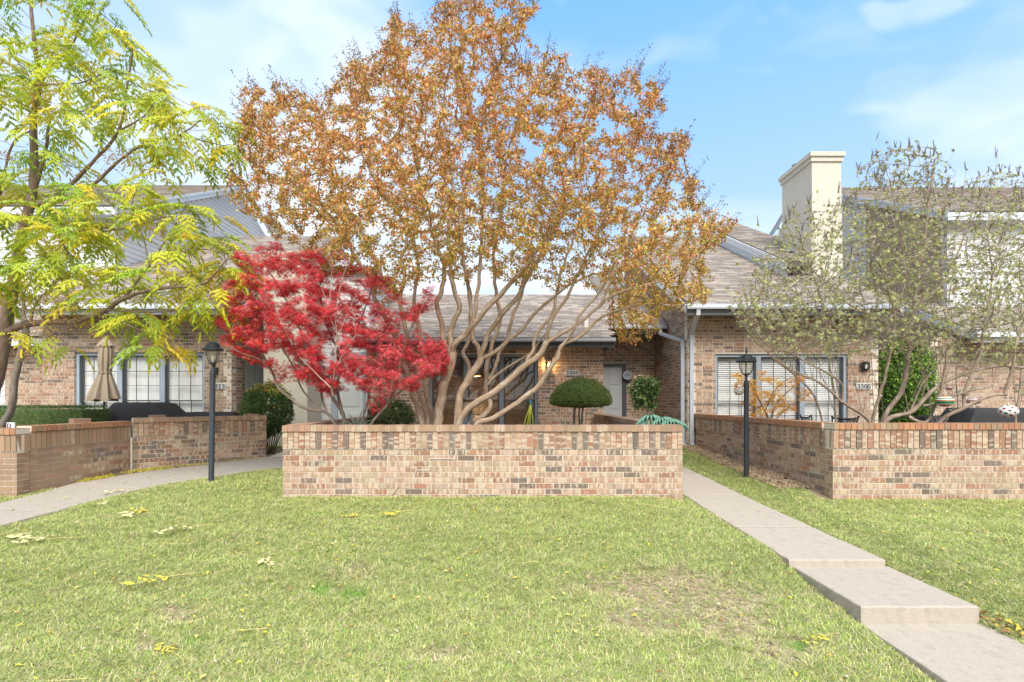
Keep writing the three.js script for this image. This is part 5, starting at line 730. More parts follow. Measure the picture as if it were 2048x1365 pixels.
{
  const d = 12.0, c = at(1162, 806, d), gy = G(c.x, d);
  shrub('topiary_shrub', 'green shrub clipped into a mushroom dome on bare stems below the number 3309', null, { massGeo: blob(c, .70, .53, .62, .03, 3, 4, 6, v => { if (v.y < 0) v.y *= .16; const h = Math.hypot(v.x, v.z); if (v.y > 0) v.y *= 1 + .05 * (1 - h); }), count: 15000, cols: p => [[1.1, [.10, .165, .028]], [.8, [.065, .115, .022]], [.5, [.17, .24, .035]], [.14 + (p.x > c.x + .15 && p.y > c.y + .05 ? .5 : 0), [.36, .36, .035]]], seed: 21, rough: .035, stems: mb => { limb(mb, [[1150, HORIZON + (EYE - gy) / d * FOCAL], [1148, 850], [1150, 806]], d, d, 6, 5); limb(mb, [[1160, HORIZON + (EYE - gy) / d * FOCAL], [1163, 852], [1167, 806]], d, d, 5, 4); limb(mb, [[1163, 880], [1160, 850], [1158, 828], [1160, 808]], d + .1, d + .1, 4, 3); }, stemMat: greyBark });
  const h0 = at(-30, 835, 10.4), hw = at(183, 835, 10.4).x; const hg = new RoundedBoxGeometry(hw - (-11.2), 1.1, .75, 8, .07); hg.translate((hw - 11.2) / 2, at(0, 815, 10.2).y - .55, -10.55); { const p = hg.attributes.position, n = hg.attributes.normal; for (let i = 0; i < p.count; i++) { const k = .02 * N3(p.getX(i) * 3, p.getY(i) * 3, p.getZ(i) * 3); p.setXYZ(i, p.getX(i) + n.getX(i) * k, p.getY(i) + n.getY(i) * k, p.getZ(i) + n.getZ(i) * k); } }
  shrub('clipped_hedge', 'dark green box hedge clipped flat, behind the patched brick wall at left', null, { massGeo: hg, count: 26000, cols: [[1, [.055, .10, .024]], [1, [.085, .145, .03]], [.5, [.15, .22, .04]], [.5, [.035, .065, .018]]], seed: 22, rough: .035, category: 'hedge' });
  const nd = 11.9, nc = at(536, 822, nd);
  shrub('nandina_bush', 'dark green bush with a few orange tips, beside the end of the angled wall', null, { massGeo: blob(nc, .55, .60, .45, .16, 1.6, 9, 5, v => { if (v.y < 0) { v.x *= 1 + v.y * .35; v.x += -v.y * 0 + v.y * .05; } }), count: 9500, leaf: leafGeo(.05, .02, .2, .2), cols: p => [[1.2, [.045, .095, .028]], [1, [.075, .14, .035]], [.6, [.12, .20, .045]], [p.y > nc.y + .42 ? 1.5 : .03, [.52, .30, .05]], [p.y > nc.y - .15 && p.y < nc.y + .02 && p.x < nc.x + .1 ? .35 : .02, [.62, .33, .05]], [p.x > nc.x + .12 && p.y > nc.y + .35 ? 3 : 0, [.36, .42, .04]]], seed: 23, rough: .09, out: .3, stems: mb => { for (let i = 0; i < 7; i++) limb(mb, [[528 + i * 3, HORIZON + (EYE - .1) / nd * FOCAL], [532 + i * 4, 880], [520 + i * 10, 840]], nd, nd + (i % 3 - 1) * .1, 2.6, 2); }, stemMat: darkTwig });
  const rd2 = 11.2, rc = at(782, 838, rd2);
  shrub('boxwood_shrub', 'low rounded dark evergreen shrub behind the red maple and beside the tan stems', null, { massGeo: blob(rc, .50, .42, .42, .12, 2.2, 2), count: 7000, cols: [[1.2, [.04, .075, .022]], [.8, [.075, .12, .03]], [.35, [.13, .19, .05]]], seed: 24, rough: .06, stems: mb => { for (let i = 0; i < 4; i++) limb(mb, [[770 + i * 7, 905], [768 + i * 9, 850]], rd2, rd2, 3, 2.6); } });
  const gd = 13.3, gc = at(1808, 770, gd);
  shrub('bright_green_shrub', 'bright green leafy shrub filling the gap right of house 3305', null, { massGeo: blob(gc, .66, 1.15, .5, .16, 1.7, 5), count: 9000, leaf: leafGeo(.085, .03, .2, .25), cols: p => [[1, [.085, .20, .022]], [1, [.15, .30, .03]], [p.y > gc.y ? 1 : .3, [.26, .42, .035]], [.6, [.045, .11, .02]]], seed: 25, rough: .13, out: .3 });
  const cd = 13.6, cc = at(1290, 782, cd);
  shrub('camellia_bush', 'glossy dark-leaved bush by the porch with dried pinkish sprigs on top', null, { massGeo: blob(cc, .33, .36, .26, .42, 1.5, 31), count: 900, leaf: bigLeaf, cols: p => [[1.2, [.035, .085, .025]], [1, [.075, .17, .04]], [.5, [.16, .28, .09]], [p.y > cc.y + .26 && p.x < cc.x + .12 ? 4 : 0, [.46, .30, .22]]], seed: 26, rough: .13, out: .2, mat: phys(C(1, 1, 1), .35, {}), stems: mb => { limb(mb, [[1306, 880], [1304, 830], [1306, 800], [1300, 780]], cd, cd, 4, 3); limb(mb, [[1300, 880], [1298, 835], [1290, 800]], cd, cd, 2.6, 2); } });
  { const r = rng(61), lo = at(1281, 812, cd), list = []; const t = scene.children[scene.children.length - 1]; for (let i = 0; i < 260; i++) { const s = r() < .5 ? -1 : 1, p = lo.clone().add(V(s * .17 + (r() + r() - 1) * .16 + .1, (r() + r() - 1) * .14, (r() - .5) * .2)); list.push({ m: place(p, rdir(r).add(V(0, -.3, 0)), rdir(r).add(V(0, 1, .4)), .7 + r() * .5), c: vary([.06, .15, .035], r, .3) }); } instances('lower_foliage', bigLeaf, phys(C(1, 1, 1), .35, {}), list, t); }
}
{ // fan palm: pleated blue-green fans
  const t = group('fan_palm', 'blue-green fan palm drooping over the right end of the wide wall', 'plant'), r = rng(71), pm = std(C(.125, .255, .185), .6), gl = [];
  const fan = (c, dir, R, n, spread) => { const mb = new MB(); for (let i = 0; i < n; i++) { const a = (i / (n - 1) - .5) * spread, L = R * (.86 + .14 * Math.cos(a)) * (.92 + r() * .12), pts = [], w = []; for (let k = 0; k <= 6; k++) { const u = k / 6; const sx = Math.sin(a) * L * u, up = Math.cos(a) * L * u; pts.push(c.clone().add(V(sx + dir.x * L * u * .4, up * .55 - u * u * u * L * .62, dir.z * L * u * .6 + .10 * u))); w.push(.019 * Math.sin(Math.PI * Math.min(.96, .12 + u * .86)) + .002); } const p = [], ix = []; for (let k = 0; k <= 6; k++) { const tn = (pts[Math.min(6, k + 1)].clone().sub(pts[Math.max(0, k - 1)])).normalize(), sd = tn.clone().cross(V(0, .3, 1)).normalize().multiplyScalar(w[k]); p.push(...pts[k].clone().add(sd).toArray(), ...pts[k].clone().add(V(0, 0, -.010)).toArray(), ...pts[k].clone().sub(sd).toArray()); if (k) { const q = (k - 1) * 3; for (const e of [0, 1]) ix.push(q + e, q + e + 1, q + e + 3, q + e + 1, q + e + 4, q + e + 3); } } const g = new THREE.BufferGeometry(); g.setAttribute('position', new THREE.Float32BufferAttribute(p, 3)); g.setAttribute('uv', new THREE.Float32BufferAttribute(new Float32Array(p.length / 3 * 2), 2)); g.setIndex(ix); g.computeVertexNormals(); mb.p.push(flat(g)); } mb.build('frond', pm, t); };
  fan(at(1300, 838, 8.25), V(-.2, 0, .5), .30, 19, 4.4); fan(at(1322, 842, 8.2), V(.35, 0, .6), .28, 17, 3.6); fan(at(1334, 846, 8.1), V(.6, 0, .7), .27, 15, 3.0); fan(at(1310, 850, 8.4), V(0, 0, -.4), .25, 13, 3);
  const st = new MB(); for (const [x, y] of [[1300, 838], [1322, 842], [1334, 846]]) limb(st, [[1312, 960], [1312, 880], [x, y]], 8.3, 8.2, 4, 3); st.build('stalk', std(C(.14, .20, .09), .7), t);
}
{ // grey-green strappy plant at the foot of the maple
  const t = group('strappy_plant', 'grey-green strap-leaved plant at the foot of the red maple', 'plant'), r = rng(81), mb = new MB(), c = at(712, 850, 8.35); for (let i = 0; i < 46; i++) { const a = r() * 6.283, L = .22 + r() * .26, e = .5 + r() * .9, pts = [], rad = []; for (let k = 0; k <= 5; k++) { const u = k / 5; pts.push(c.clone().add(V(Math.cos(a) * L * u * Math.cos(e), -.12 + L * u * Math.sin(e) + .05 - u * u * .12, Math.sin(a) * L * u * Math.cos(e)))); rad.push(.009 * (1 - u * .85)); } mb.p.push(flat(tube(pts, rad, 4))); } mb.build('leaves', std(C(.17, .19, .14), .7), t);
}

// ------------------------------------------------------------------ lamps, furniture and small things
const blackPaint = std(C(.022, .025, .031), .5, { bumpMap: bumpGrain, bumpScale: .001 }), bluePaint = std(C(.040, .050, .066), .48, { bumpMap: bumpGrain, bumpScale: .001 });
function lathe(pts, n = 24) { return flat(new THREE.LatheGeometry(pts.map(p => new THREE.Vector2(...p)), n)); }
const seeded = new THREE.MeshPhysicalMaterial({ color: C(.95, .93, .86), roughness: .22, transmission: .9, thickness: 0, ior: 1.4, side: THREE.DoubleSide, bumpMap: withRepeat(bumpCoarse, 4), bumpScale: .004 });
function lampPost(label, pos, H, r, finial, lean) {
  const t = group('lamp_post', label, 'lamp post', pos, 'garden lamp posts'), T = H - .47, m = finial ? blackPaint : bluePaint;
  mesh('post', lathe([[0, -.2], [r, -.2], [r, T - .07], [r * .96, T - .065], [r * .96, T - .01], [r * .8, T], [0, T]], 20), m, t);
  mesh('collar', lathe([[r * 1.06, T - .13], [r * 1.08, T - .12], [r * 1.08, T - .05], [r * 1.02, T - .035], [r * .55, T + .02], [r * .42, T + .05], [r * .62, T + .075], [r * .40, T + .09]], 20), m, t);
  const hd = mesh('lantern_head', lathe([[.028, T + .085], [.05, T + .095], [.062, T + .12], [.03, T + .12]], 20), m, t);
  const g = lathe([[.05, T + .115], [.085, T + .17], [.105, T + .25], [.11, T + .315]], 24); mesh('lantern_glass', g, seeded, hd);
  for (let k = 0; k < 4; k++) { const a = k * Math.PI / 2 + .5, c = Math.cos(a), s = Math.sin(a); const pts = [[.056, .115], [.089, .17], [.109, .25], [.114, .32]].map(([q, y]) => V(q * c, T + y, q * s)); mesh('rib', flat(tube(pts, [.007, .007, .007, .007], 6)), m, hd); }
  const roof = [[.114, T + .312], [.165, T + .318], [.168, T + .33], [.135, T + .362], [.118, T + .372], [.108, T + .40], [.085, T + .435], [.045, T + .455], [0, T + .46]]; mesh('lantern_hood', lathe(roof, 28), m, hd);
  if (finial) mesh('finial', lathe([[.012, T + .455], [.012, T + .48], [.024, T + .50], [.012, T + .515], [.010, T + .54], [.018, T + .555], [0, T + .575]], 14), m, hd);
  const b = lathe([[.012, T + .13], [.02, T + .16], [.026, T + .21], [.014, T + .25], [0, T + .255]], 12); mesh('bulb', b, std(C(.85, .83, .76), .4), hd);
  const bt = new MB(); for (const a of [.3, 2.4, 4.5]) bt.add(new THREE.SphereGeometry(.008, 8, 6), new THREE.Matrix4().makeTranslation(Math.cos(a) * r * 1.08, T - .09, Math.sin(a) * r * 1.08)); bt.build('set_screw', m, t);
  if (lean) t.rotation.z = lean; return t;
}
lampPost('tall grey-blue lamp post on the lawn between the angled wall and the wide wall', [(422 - PX) / FOCAL * 8.7, G(-4.98, 8.7), -8.7], EYE - (683 - HORIZON) / FOCAL * 8.7 - G(-4.98, 8.7), .043, false, -.014);
lampPost('black lamp post with pointed finial beside the right-hand brick wall', [(1493 - PX) / FOCAL * 9.0, G(4.02, 9.0) - .02, -9.0], EYE - (707 - HORIZON) / FOCAL * 9.0 - G(4.02, 9) + .02, .042, true, 0);
{ // closed patio umbrella
  const d = 11.4, c = at(209, 800, d), t = group('patio_umbrella', 'closed beige patio umbrella standing in front of the left window', 'umbrella'), fab = std(C(.50, .40, .30), .9, { bumpMap: withRepeat(bumpGrain, 3), bumpScale: .002, map: tex(256, 256, (i, j) => { const v = .92 + .08 * torus(i, j, 256, 256, 30, 3, 4); return [v, v, v]; }) });
  const Y = py => EYE - (py - HORIZON) / FOCAL * d, W = w => w / 2 / FOCAL * d;
  const prof = [[694, 19], [700, 22], [715, 23.5], [730, 23], [744, 19.5], [748, 20], [760, 27], [780, 39], [795, 47], [801, 49]], P = [], UV = [], I = [], n = 96; prof.forEach(([py, w], k) => { for (let i = 0; i <= n; i++) { const a = i / n * 6.283, tt = k / (prof.length - 1), f = 1 + (.10 + .14 * tt) * Math.sin(a * 9 + 1.2 * tt + .5 * Math.sin(a * 2)) + .05 * Math.sin(a * 17 + 3), r = W(w) * f * (k === 4 ? .96 : 1); P.push(c.x + (209 - 209) + Math.cos(a) * r + (py - 750) * -.0006, Y(py) + (k === prof.length - 1 ? .035 * Math.sin(a * 4.5 + 1) : 0), c.z + Math.sin(a) * r); UV.push(a, tt * 3); if (k && i) { const q = (k - 1) * (n + 1) + i - 1, s = q + n + 1; I.push(q, s, q + 1, s, s + 1, q + 1); } } });
  const g = new THREE.BufferGeometry(); g.setAttribute('position', new THREE.Float32BufferAttribute(P, 3)); g.setAttribute('uv', new THREE.Float32BufferAttribute(UV, 2)); g.setIndex(I); g.computeVertexNormals(); mesh('canopy', g, fab, t);
  { const P2 = [], I2 = [], U2 = []; [[674, 3], [678, 9], [686, 19], [693, 27], [693.5, 26]].forEach(([py, w], k) => { for (let i = 0; i <= 64; i++) { const a = i / 64 * 6.283, r = W(w) * (1 + (k > 1 ? .12 : .03) * Math.sin(a * 8 + .6)); P2.push(c.x + .025 + Math.cos(a) * r, Y(py) + (k > 2 ? .02 * Math.sin(a * 8) : 0), c.z + Math.sin(a) * r); U2.push(a, k); if (k && i) { const q = (k - 1) * 65 + i - 1, s = q + 65; I2.push(q, s, q + 1, s, s + 1, q + 1); } } }); const g2 = new THREE.BufferGeometry(); g2.setAttribute('position', new THREE.Float32BufferAttribute(P2, 3)); g2.setAttribute('uv', new THREE.Float32BufferAttribute(U2, 2)); g2.setIndex(I2); g2.computeVertexNormals(); mesh('vent_cap', g2, fab, t); }
  const tie = new THREE.TorusGeometry(W(21), .012, 6, 40); tie.rotateX(Math.PI / 2); tie.translate(c.x, Y(746), c.z); mesh('tie_band', flat(tie), fab, t);
  const pole = tube([V(c.x - .03, .15, c.z), V(c.x, Y(760), c.z), V(c.x + .03, Y(676), c.z)], [.024, .024, .02], 12); mesh('pole', flat(pole), blackPaint, t);
  const bs = lathe([[0, .05], [.26, .05], [.26, .10], [.05, .16], [.04, .32], [0, .32]], 24); bs.translate(c.x - .03, .05, c.z); mesh('base', bs, blackPaint, t);
}
// draped covers
const coverMat = std(C(.018, .018, .020), .72, { bumpMap: withRepeat(bumpCoarse, 2), bumpScale: .012 });
function cover(label, cx, z, W, D, H, slope, seed, y0) { const t = group('grill_cover', label, 'cover', [0, 0, 0], 'black furniture covers'), nx = 44, nz = 26, P = [], U = [], I = []; const prof = (u, w, s) => 1 - sstep(1 - s, 1.0, Math.abs(u)); for (let j = 0; j <= nz; j++) for (let i = 0; i <= nx; i++) { const u = i / nx * 2 - 1, v = j / nz * 2 - 1; const e = Math.max(Math.abs(u) > 1 - slope ? (Math.abs(u) - 1 + slope) / slope : 0, Math.abs(v) > .72 ? (Math.abs(v) - .72) / .28 : 0); const h = H * (1 - Math.pow(e, 1.15)) + .02 * fbm3(u * 3 + seed, v * 3, e * 2, 3) + .045 * e * (1 - e) * Math.sin(u * 16 + v * 9 + seed); P.push(cx + u * W / 2 * (1 + .02 * Math.sin(v * 5)), y0 + Math.max(0, h), z + v * D / 2); U.push(u * W / 2, v * D / 2); if (i && j) { const a = (j - 1) * (nx + 1) + i - 1, b = a + nx + 1; I.push(a, b, a + 1, b, b + 1, a + 1); } } const g = new THREE.BufferGeometry(); g.setAttribute('position', new THREE.Float32BufferAttribute(P, 3)); g.setAttribute('uv', new THREE.Float32BufferAttribute(U, 2)); g.setIndex(I); g.computeVertexNormals(); mesh('cover', g, coverMat, t); const hem = new MB(); hem.bar(V(cx - W / 2, y0 + .01, z + D / 2), V(cx + W / 2, y0 + .01, z + D / 2), .012, .03).bar(V(cx - W / 2, y0 + .01, z - D / 2), V(cx + W / 2, y0 + .01, z - D / 2), .012, .03); hem.build('hem', coverMat, t); return t; }
{ const d = 11.5, a = at(290, 836, d); cover('large black cover draped over patio furniture under the left window', a.x, -d, 2.7, 1.1, at(0, 806, d - .3).y - .12, .70, 1, .12); }
{ const d = 12.0, a = at(373, 836, d), b = at(487, 836, d); cover('low black cover behind the left lamp post', (a.x + b.x) / 2, -d, b.x - a.x + .3, .8, at(0, 825, d).y - .14, .30, 5, .14); }
{ const d = 11.4, a = at(1895, 836, d), b = at(2130, 836, d); cover('black cover over patio furniture behind the spotted ball at far right', (a.x + b.x) / 2, -d, b.x - a.x + .5, 1.1, at(0, 817, d).y - .14, .36, 8, .14); }
{ const d = 11.8, a = at(1838, 836, d), b = at(1905, 836, d); cover('small dark cover under the low branches at right', (a.x + b.x) / 2, -d, b.x - a.x + .1, .6, at(0, 836, d).y - .1, .25, 11, .14); }
// wrought-iron chairs
function ironChair(label, c, yaw, W, H, fancy) { const t = group('patio_chair', label, 'chair', [c.x, c.y, c.z], 'black iron patio chairs'); t.rotation.y = yaw; const iron = std(C(.008, .008, .010), .45), fr = new MB(), w = W / 2; for (const s of [-1, 1]) { fr.p.push(flat(tube([V(s * w, 0, -.05), V(s * w, .45, 0), V(s * w * 1.02, H * .8, -.06), V(s * w * 1.12, H, -.10)], [.012, .012, .012, .014], 8))); fr.add(new THREE.SphereGeometry(.022, 10, 8), new THREE.Matrix4().makeTranslation(s * w * 1.14, H + .005, -.10)); fr.p.push(flat(tube([V(s * w, 0, .42), V(s * w, .62, .40), V(s * w, .66, .2), V(s * w, .64, 0)], [.012, .012, .012, .012], 8))); } fr.build('frame', iron, t); const tr = new MB(); tr.p.push(flat(tube([V(-w * 1.1, H - .02, -.10), V(-w * .5, H - .045, -.11), V(w * .5, H - .045, -.11), V(w * 1.1, H - .02, -.10)], [.015, .02, .02, .015], 8))); for (let i = -3; i <= 3; i++) tr.p.push(flat(tube([V(i * w * .27, H - .05, -.105), V((i + (fancy ? .9 : -.6)) * w * .27, H - .18, -.09), V((i - .4) * w * .25, H - .34, -.06)], [.008, .008, .008], 6)), flat(tube([V(i * w * .27, H - .05, -.105), V((i - .9) * w * .27, H - .17, -.09)], [.008, .006], 6))); tr.build('backrest', iron, t); const st = new MB(); st.box(-w, .43, -.02, w, .455, .44); st.build('seat', iron, t); return t; }
{ const d = 10.6, c = at(1684, 850, d), c2 = at(1621, 850, 11.4); ironChair('black iron chair with lattice back behind the right-hand brick wall, nearer the tree stems', V(c.x, .16, c.z), Math.PI + .1, .50, at(0, 834, d).y - .16, true); ironChair('black iron chair seen end-on under the middle of the right window', V(c2.x, .18, c2.z), .5, .34, at(0, 832, 11.4).y - .18, false); }
// ball ornaments
function ball(label, c, R, bands, hang, squash = .82) { const t = group('ball_ornament', label, 'ornament', [c.x, c.y, c.z], 'painted garden balls'); const n = 40, m = 24, P = [], I = [], Cc = [], U = [], r = rng(Math.round(c.x * 1000)); const dots = Array.from({ length: 34 }, (_, i) => { const y = 1 - (i + .5) / 17, a = i * 2.4; return { v: V(Math.cos(a) * Math.sqrt(Math.max(0, 1 - y * y)), y, Math.sin(a) * Math.sqrt(Math.max(0, 1 - y * y))), c: [[.30, .015, .02], [.015, .12, .045], [.10, .02, .03]][i % 3] }; }); for (let j = 0; j <= m * 2; j++) for (let i = 0; i <= n * 2; i++) { const th = j / m / 2 * Math.PI, ph = i / n * Math.PI, v = V(Math.sin(th) * Math.cos(ph), Math.cos(th), Math.sin(th) * Math.sin(ph)); P.push(v.x * R, v.y * R * squash, v.z * R); U.push(0, 0); let col = [.80, .79, .75]; if (bands) { const k = Math.floor((v.y * .5 + .5) * 9.999); col = bands[k]; } else for (const d of dots) if (d.v.distanceTo(v) < .17) col = d.c; Cc.push(...col); if (i && j) { const a = (j - 1) * (2 * n + 1) + i - 1, b = a + 2 * n + 1; I.push(a, a + 1, b, b, a + 1, b + 1); } } const g = new THREE.BufferGeometry(); g.setAttribute('position', new THREE.Float32BufferAttribute(P, 3)); g.setAttribute('color', new THREE.Float32BufferAttribute(Cc, 3)); g.setAttribute('uv', new THREE.Float32BufferAttribute(U, 2)); g.setIndex(I); g.computeVertexNormals(); mesh('ball', g, std(C(1, 1, 1), .3, { vertexColors: true }), t); if (hang > 0) { mesh('cap', lathe([[0, R * squash + .018], [.014, R * squash + .015], [.016, R * squash - .004], [.0, R * squash - .004]], 12), std(C(.5, .42, .2), .3, { metalness: 1 }), t); mesh('cord', flat(tube([V(0, R * squash + .01, 0), V(.003, R * squash + hang * .5, 0), V(0, R * squash + hang, 0)], [.003, .003, .003], 5)), std(C(.7, .66, .58), .8), t); } if (hang < 0) mesh('stake', flat(tube([V(0, -R * squash + .01, 0), V(.005, hang * .5, 0), V(0, hang, 0)], [.006, .006, .006], 6)), blackPaint, t); return t; }
const gO = [.02, .18, .075], oO = [.40, .11, .025], wO = [.68, .66, .58], rO = [.36, .02, .025], wW = [.78, .76, .72];
ball('green, orange and white striped ball hanging from a branch at right', at(1890, 803, 8.15), .12, [oO, oO, wO, gO, gO, oO, wO, gO, wO, oO], .16, .72); ball('red and white striped ball hanging behind the right-hand branches', at(1948, 802, 9.6), .115, [rO, wW, rO, rO, wW, rO, wW, wW, rO, wW], .35, .62); ball('small red and white ball hanging higher among the right-hand branches', at(1898, 776, 9.4), .065, [wW, rO, wW, rO, rO, wW, wW, rO, rO, wW], .2, .75);
ball('white ball with red and green spots in front of the far-right cover', at(2017, 823, 8.1), .125, null, .25, .78); ball('white spotted ball on a stake left of the black lamp post', at(1478, 783, 11.2), .10, null, -1.0, .92);
{ const t = group('shepherd_hook', 'thin black shepherd hook standing behind the hanging balls at right', 'hook'), d = 9.6, p = curve([at(1921, 880, d), at(1919, 845, d), at(1915, 790, d), at(1912, 750, d), at(1914, 736, d), at(1924, 734, d), at(1934, 738, d), at(1940, 746, d)], .05); mesh('rod', flat(tube([V(p[0].x, .1, p[0].z), ...p], [.007, ...p.map(() => .007)], 8)), blackPaint, t); const q = p[p.length - 1]; mesh('hook_tip', flat(tube([q, q.clone().add(V(.02, -.02, 0)), q.clone().add(V(.035, 0, 0))], [.007, .006, .004], 8)), blackPaint, t); }
{ // birdhouse on its own post among the stems
  const d = 9.15, c = at(936, 810, d), t = group('birdhouse', 'small weathered wooden birdhouse among the tan stems', 'birdhouse', [c.x, 0, c.z]), w = std(C(.36, .27, .18), .9, { map: barkTex([.8, .78, .74], [1, .98, .95], [.7, .66, .6], 3), bumpMap: bumpGrain, bumpScale: .003 }); t.rotation.y = -.5;
  const sh = new THREE.Shape([[-.07, -.09], [.07, -.09], [.07, .08], [-.07, .10]].map(p => new THREE.Vector2(...p))); const hole = new THREE.Path(); hole.absarc(0, .025, .02, 0, 6.283, true); sh.holes.push(hole); const fr = mesh('front', flat(new THREE.ExtrudeGeometry(sh, { depth: .015, bevelEnabled: false })), w, t); fr.position.set(0, c.y, .065);
  const bx = new MB(); bx.box(-.07, c.y - .09, -.075, -.056, c.y + .09, .064).box(.056, c.y - .09, -.075, .07, c.y + .08, .064).box(-.055, c.y - .09, -.075, .055, c.y + .085, -.062).box(-.055, c.y - .088, -.06, .055, c.y - .075, .063); bx.build('box', w, t); const rf = new MB(); rf.add(new THREE.BoxGeometry(.2, .018, .24), new THREE.Matrix4().makeRotationZ(-.14).setPosition(.005, c.y + .105, .015)); rf.build('roof', std(C(.16, .115, .085), .9), t); const ps = new MB(); ps.box(-.02, -.05, -.12, .02, c.y + .12, -.078); ps.build('post', std(C(.14, .15, .16), .7), t);
}
{ // hose
  const d = 12.6, t = group('garden_hose', 'yellow-green garden hose hanging in loops at the right of the 3309 window', 'hose'), hm = std(C(.52, .60, .07), .4), base = at(1062, 808, d), q = (x, y, z = 0) => { const p = at(x, y, d); p.z += z; return p; }; let k = 0;
  for (const e of [1048, 1054, 1058, 1064]) { const p = curve([q(1062, 808), q(lerp(1062, e, .35), 822, .04), q(e + 2, 842, .06), q(e, 862, .05), q(e + 3, 878, .02)], .04); mesh('loop', flat(tube(p, p.map(() => .013), 8)), hm, t); }
  const nz = lathe([[0, 0], [.022, 0], [.026, .05], [.018, .10], [0, .10]], 14); nz.rotateZ(.5); nz.translate(base.x + .02, base.y - .01, base.z); mesh('nozzle', nz, std(C(.02, .32, .50), .4), t); const st = new MB(); st.box(base.x - .02, .2, base.z - .10, base.x + .02, base.y, base.z - .06); st.build('holder', blackPaint, t);
}
{ // sign with a letter at the left edge
  const c = at(21, 853, 8.5), t = group('letter_sign', 'small white sign with a dark letter D behind the patched wall corner', 'sign', [c.x, 0, c.z]); const b = mesh('board', flat(new RoundedBoxGeometry(.135, .13, .015, 2, .004)), std(C(.72, .72, .74), .5), t); b.position.y = c.y - .005; const l = mesh('letter', text('D', .075, .004), std(C(.10, .02, .06), .5), b); l.position.set(-.025, .012, .0075); const st = new MB(); st.box(-.01, -.1, -.02, .01, c.y - .05, -.008); st.build('stake', blackPaint, t);
}
{ // round plaque by the door
  const c = at(1255, 751, 15.55), t = group('door_sign', 'round grey plaque with dark lettering on the wall right of the front door', 'sign', [c.x, c.y, c.z]); const g = lathe([[0, 0], [.134, 0], [.138, .008], [.134, .018], [.122, .018], [.118, .012], [0, .012]], 40); g.rotateX(Math.PI / 2); mesh('disc', g, std(C(.34, .36, .42), .6), t);
  const w = new MB(), r = rng(6); for (const [y, n] of [[.065, 5], [.025, 8], [-.015, 9], [-.055, 7]]) for (let i = 0; i < n; i++) { const x = (i - (n - 1) / 2) * .021; w.box(x - .007, y - .011, .0125, x + .007 * (r() > .3 ? 1 : .2), y + (r() > .5 ? .013 : .004), .0155); } w.build('lettering', std(C(.045, .045, .06), .7), t);
}
{ // lit wall light beside the 3309 window
  const c = at(1098, 731, 13.82), t = group('wall_light', 'small lit wall light with warm glow beside the 3309 window', 'wall light', [c.x, c.y, c.z]); mesh('back_plate', (() => { const g = flat(new RoundedBoxGeometry(.10, .2, .02, 2, .006)); g.translate(0, 0, -.068); return g; })(), blackPaint, t); const fr = new MB(); fr.box(-.06, .10, -.06, .06, .115, .06).box(-.05, -.10, -.05, .05, -.09, .05); for (const x of [-.045, .045]) for (const z of [-.045, .045]) fr.box(x - .006, -.09, z - .006, x + .006, .10, z + .006); fr.build('lantern_frame', blackPaint, t);
  const b = lathe([[0, -.06], [.022, -.05], [.03, 0], [.022, .05], [0, .06]], 14); mesh('bulb', b, std(C(1, .8, .5), .4, { emissive: C(1, .66, .28), emissiveIntensity: 1.6 }), t); const L = new THREE.PointLight(C(1, .62, .26), .5, 0, 2); L.castShadow = true; L.name = 'wall_light_lamp'; L.position.set(0, 0, 0); t.add(L);
}
{ // pendant inside the 3309 room
  const c = at(951, 753, 15.2), t = group('pendant_lamp', 'warm lit pendant lamp inside the 3309 window, seen through the blinds', 'lamp', [c.x, c.y, c.z]); mesh('shade', lathe([[.03, .14], [.10, .06], [.14, 0], [.135, 0], [.095, .055], [.03, .13]], 20), std(C(.62, .48, .28), .6), t); const b = flat(new THREE.SphereGeometry(.045, 14, 10)); mesh('bulb', b, std(C(1, .8, .5), .4, { emissive: C(1, .70, .34), emissiveIntensity: 2.4 }), t); mesh('cord', flat(tube([V(0, .14, 0), V(0, .8, 0)], [.004, .004], 6)), blackPaint, t); const L = new THREE.PointLight(C(1, .66, .32), 2, 0, 2); L.castShadow = true; t.add(L);
}
{ // fittings on the left house
  const c = at(411, 690, 12.79), d = at(430, 742, 12.74); const t = group('flood_light', 'black floodlight on the brick wall just right of the left lamp post', 'light', [d.x, d.y, d.z]); mesh('housing', flat(new RoundedBoxGeometry(.11, .16, .07, 3, .02)), blackPaint, t); const a = flat(new THREE.SphereGeometry(.04, 12, 8)); a.translate(-.02, .12, .02); mesh('sensor', a, blackPaint, t); const bk = flat(new RoundedBoxGeometry(.10, .10, .03, 2, .01)); bk.translate(0, .03, -.045); mesh('mount', bk, blackPaint, t);
  const e = at(232, 719, 12.72), s = group('security_camera', 'small white security camera on the left window frame', 'camera', [e.x, e.y, e.z]); const body = flat(new THREE.CapsuleGeometry(.032, .05, 6, 14)); body.rotateX(Math.PI / 2 + .3); mesh('body', body, std(C(.78, .78, .76), .4), s); const lens = flat(new THREE.CylinderGeometry(.024, .024, .012, 16)); lens.rotateX(Math.PI / 2 + .3); lens.translate(0, -.018, .056); mesh('lens', lens, blackPaint, s); const bs = flat(new THREE.SphereGeometry(.036, 14, 10)); bs.translate(.04, -.10, .0); mesh('base', bs, std(C(.80, .80, .78), .4), s); const arm = flat(tube([V(0, -.02, 0), V(.03, -.06, -.02), V(.04, -.09, 0)], [.01, .01, .01], 6)); mesh('arm', arm, std(C(.78, .78, .76), .4), s);
}

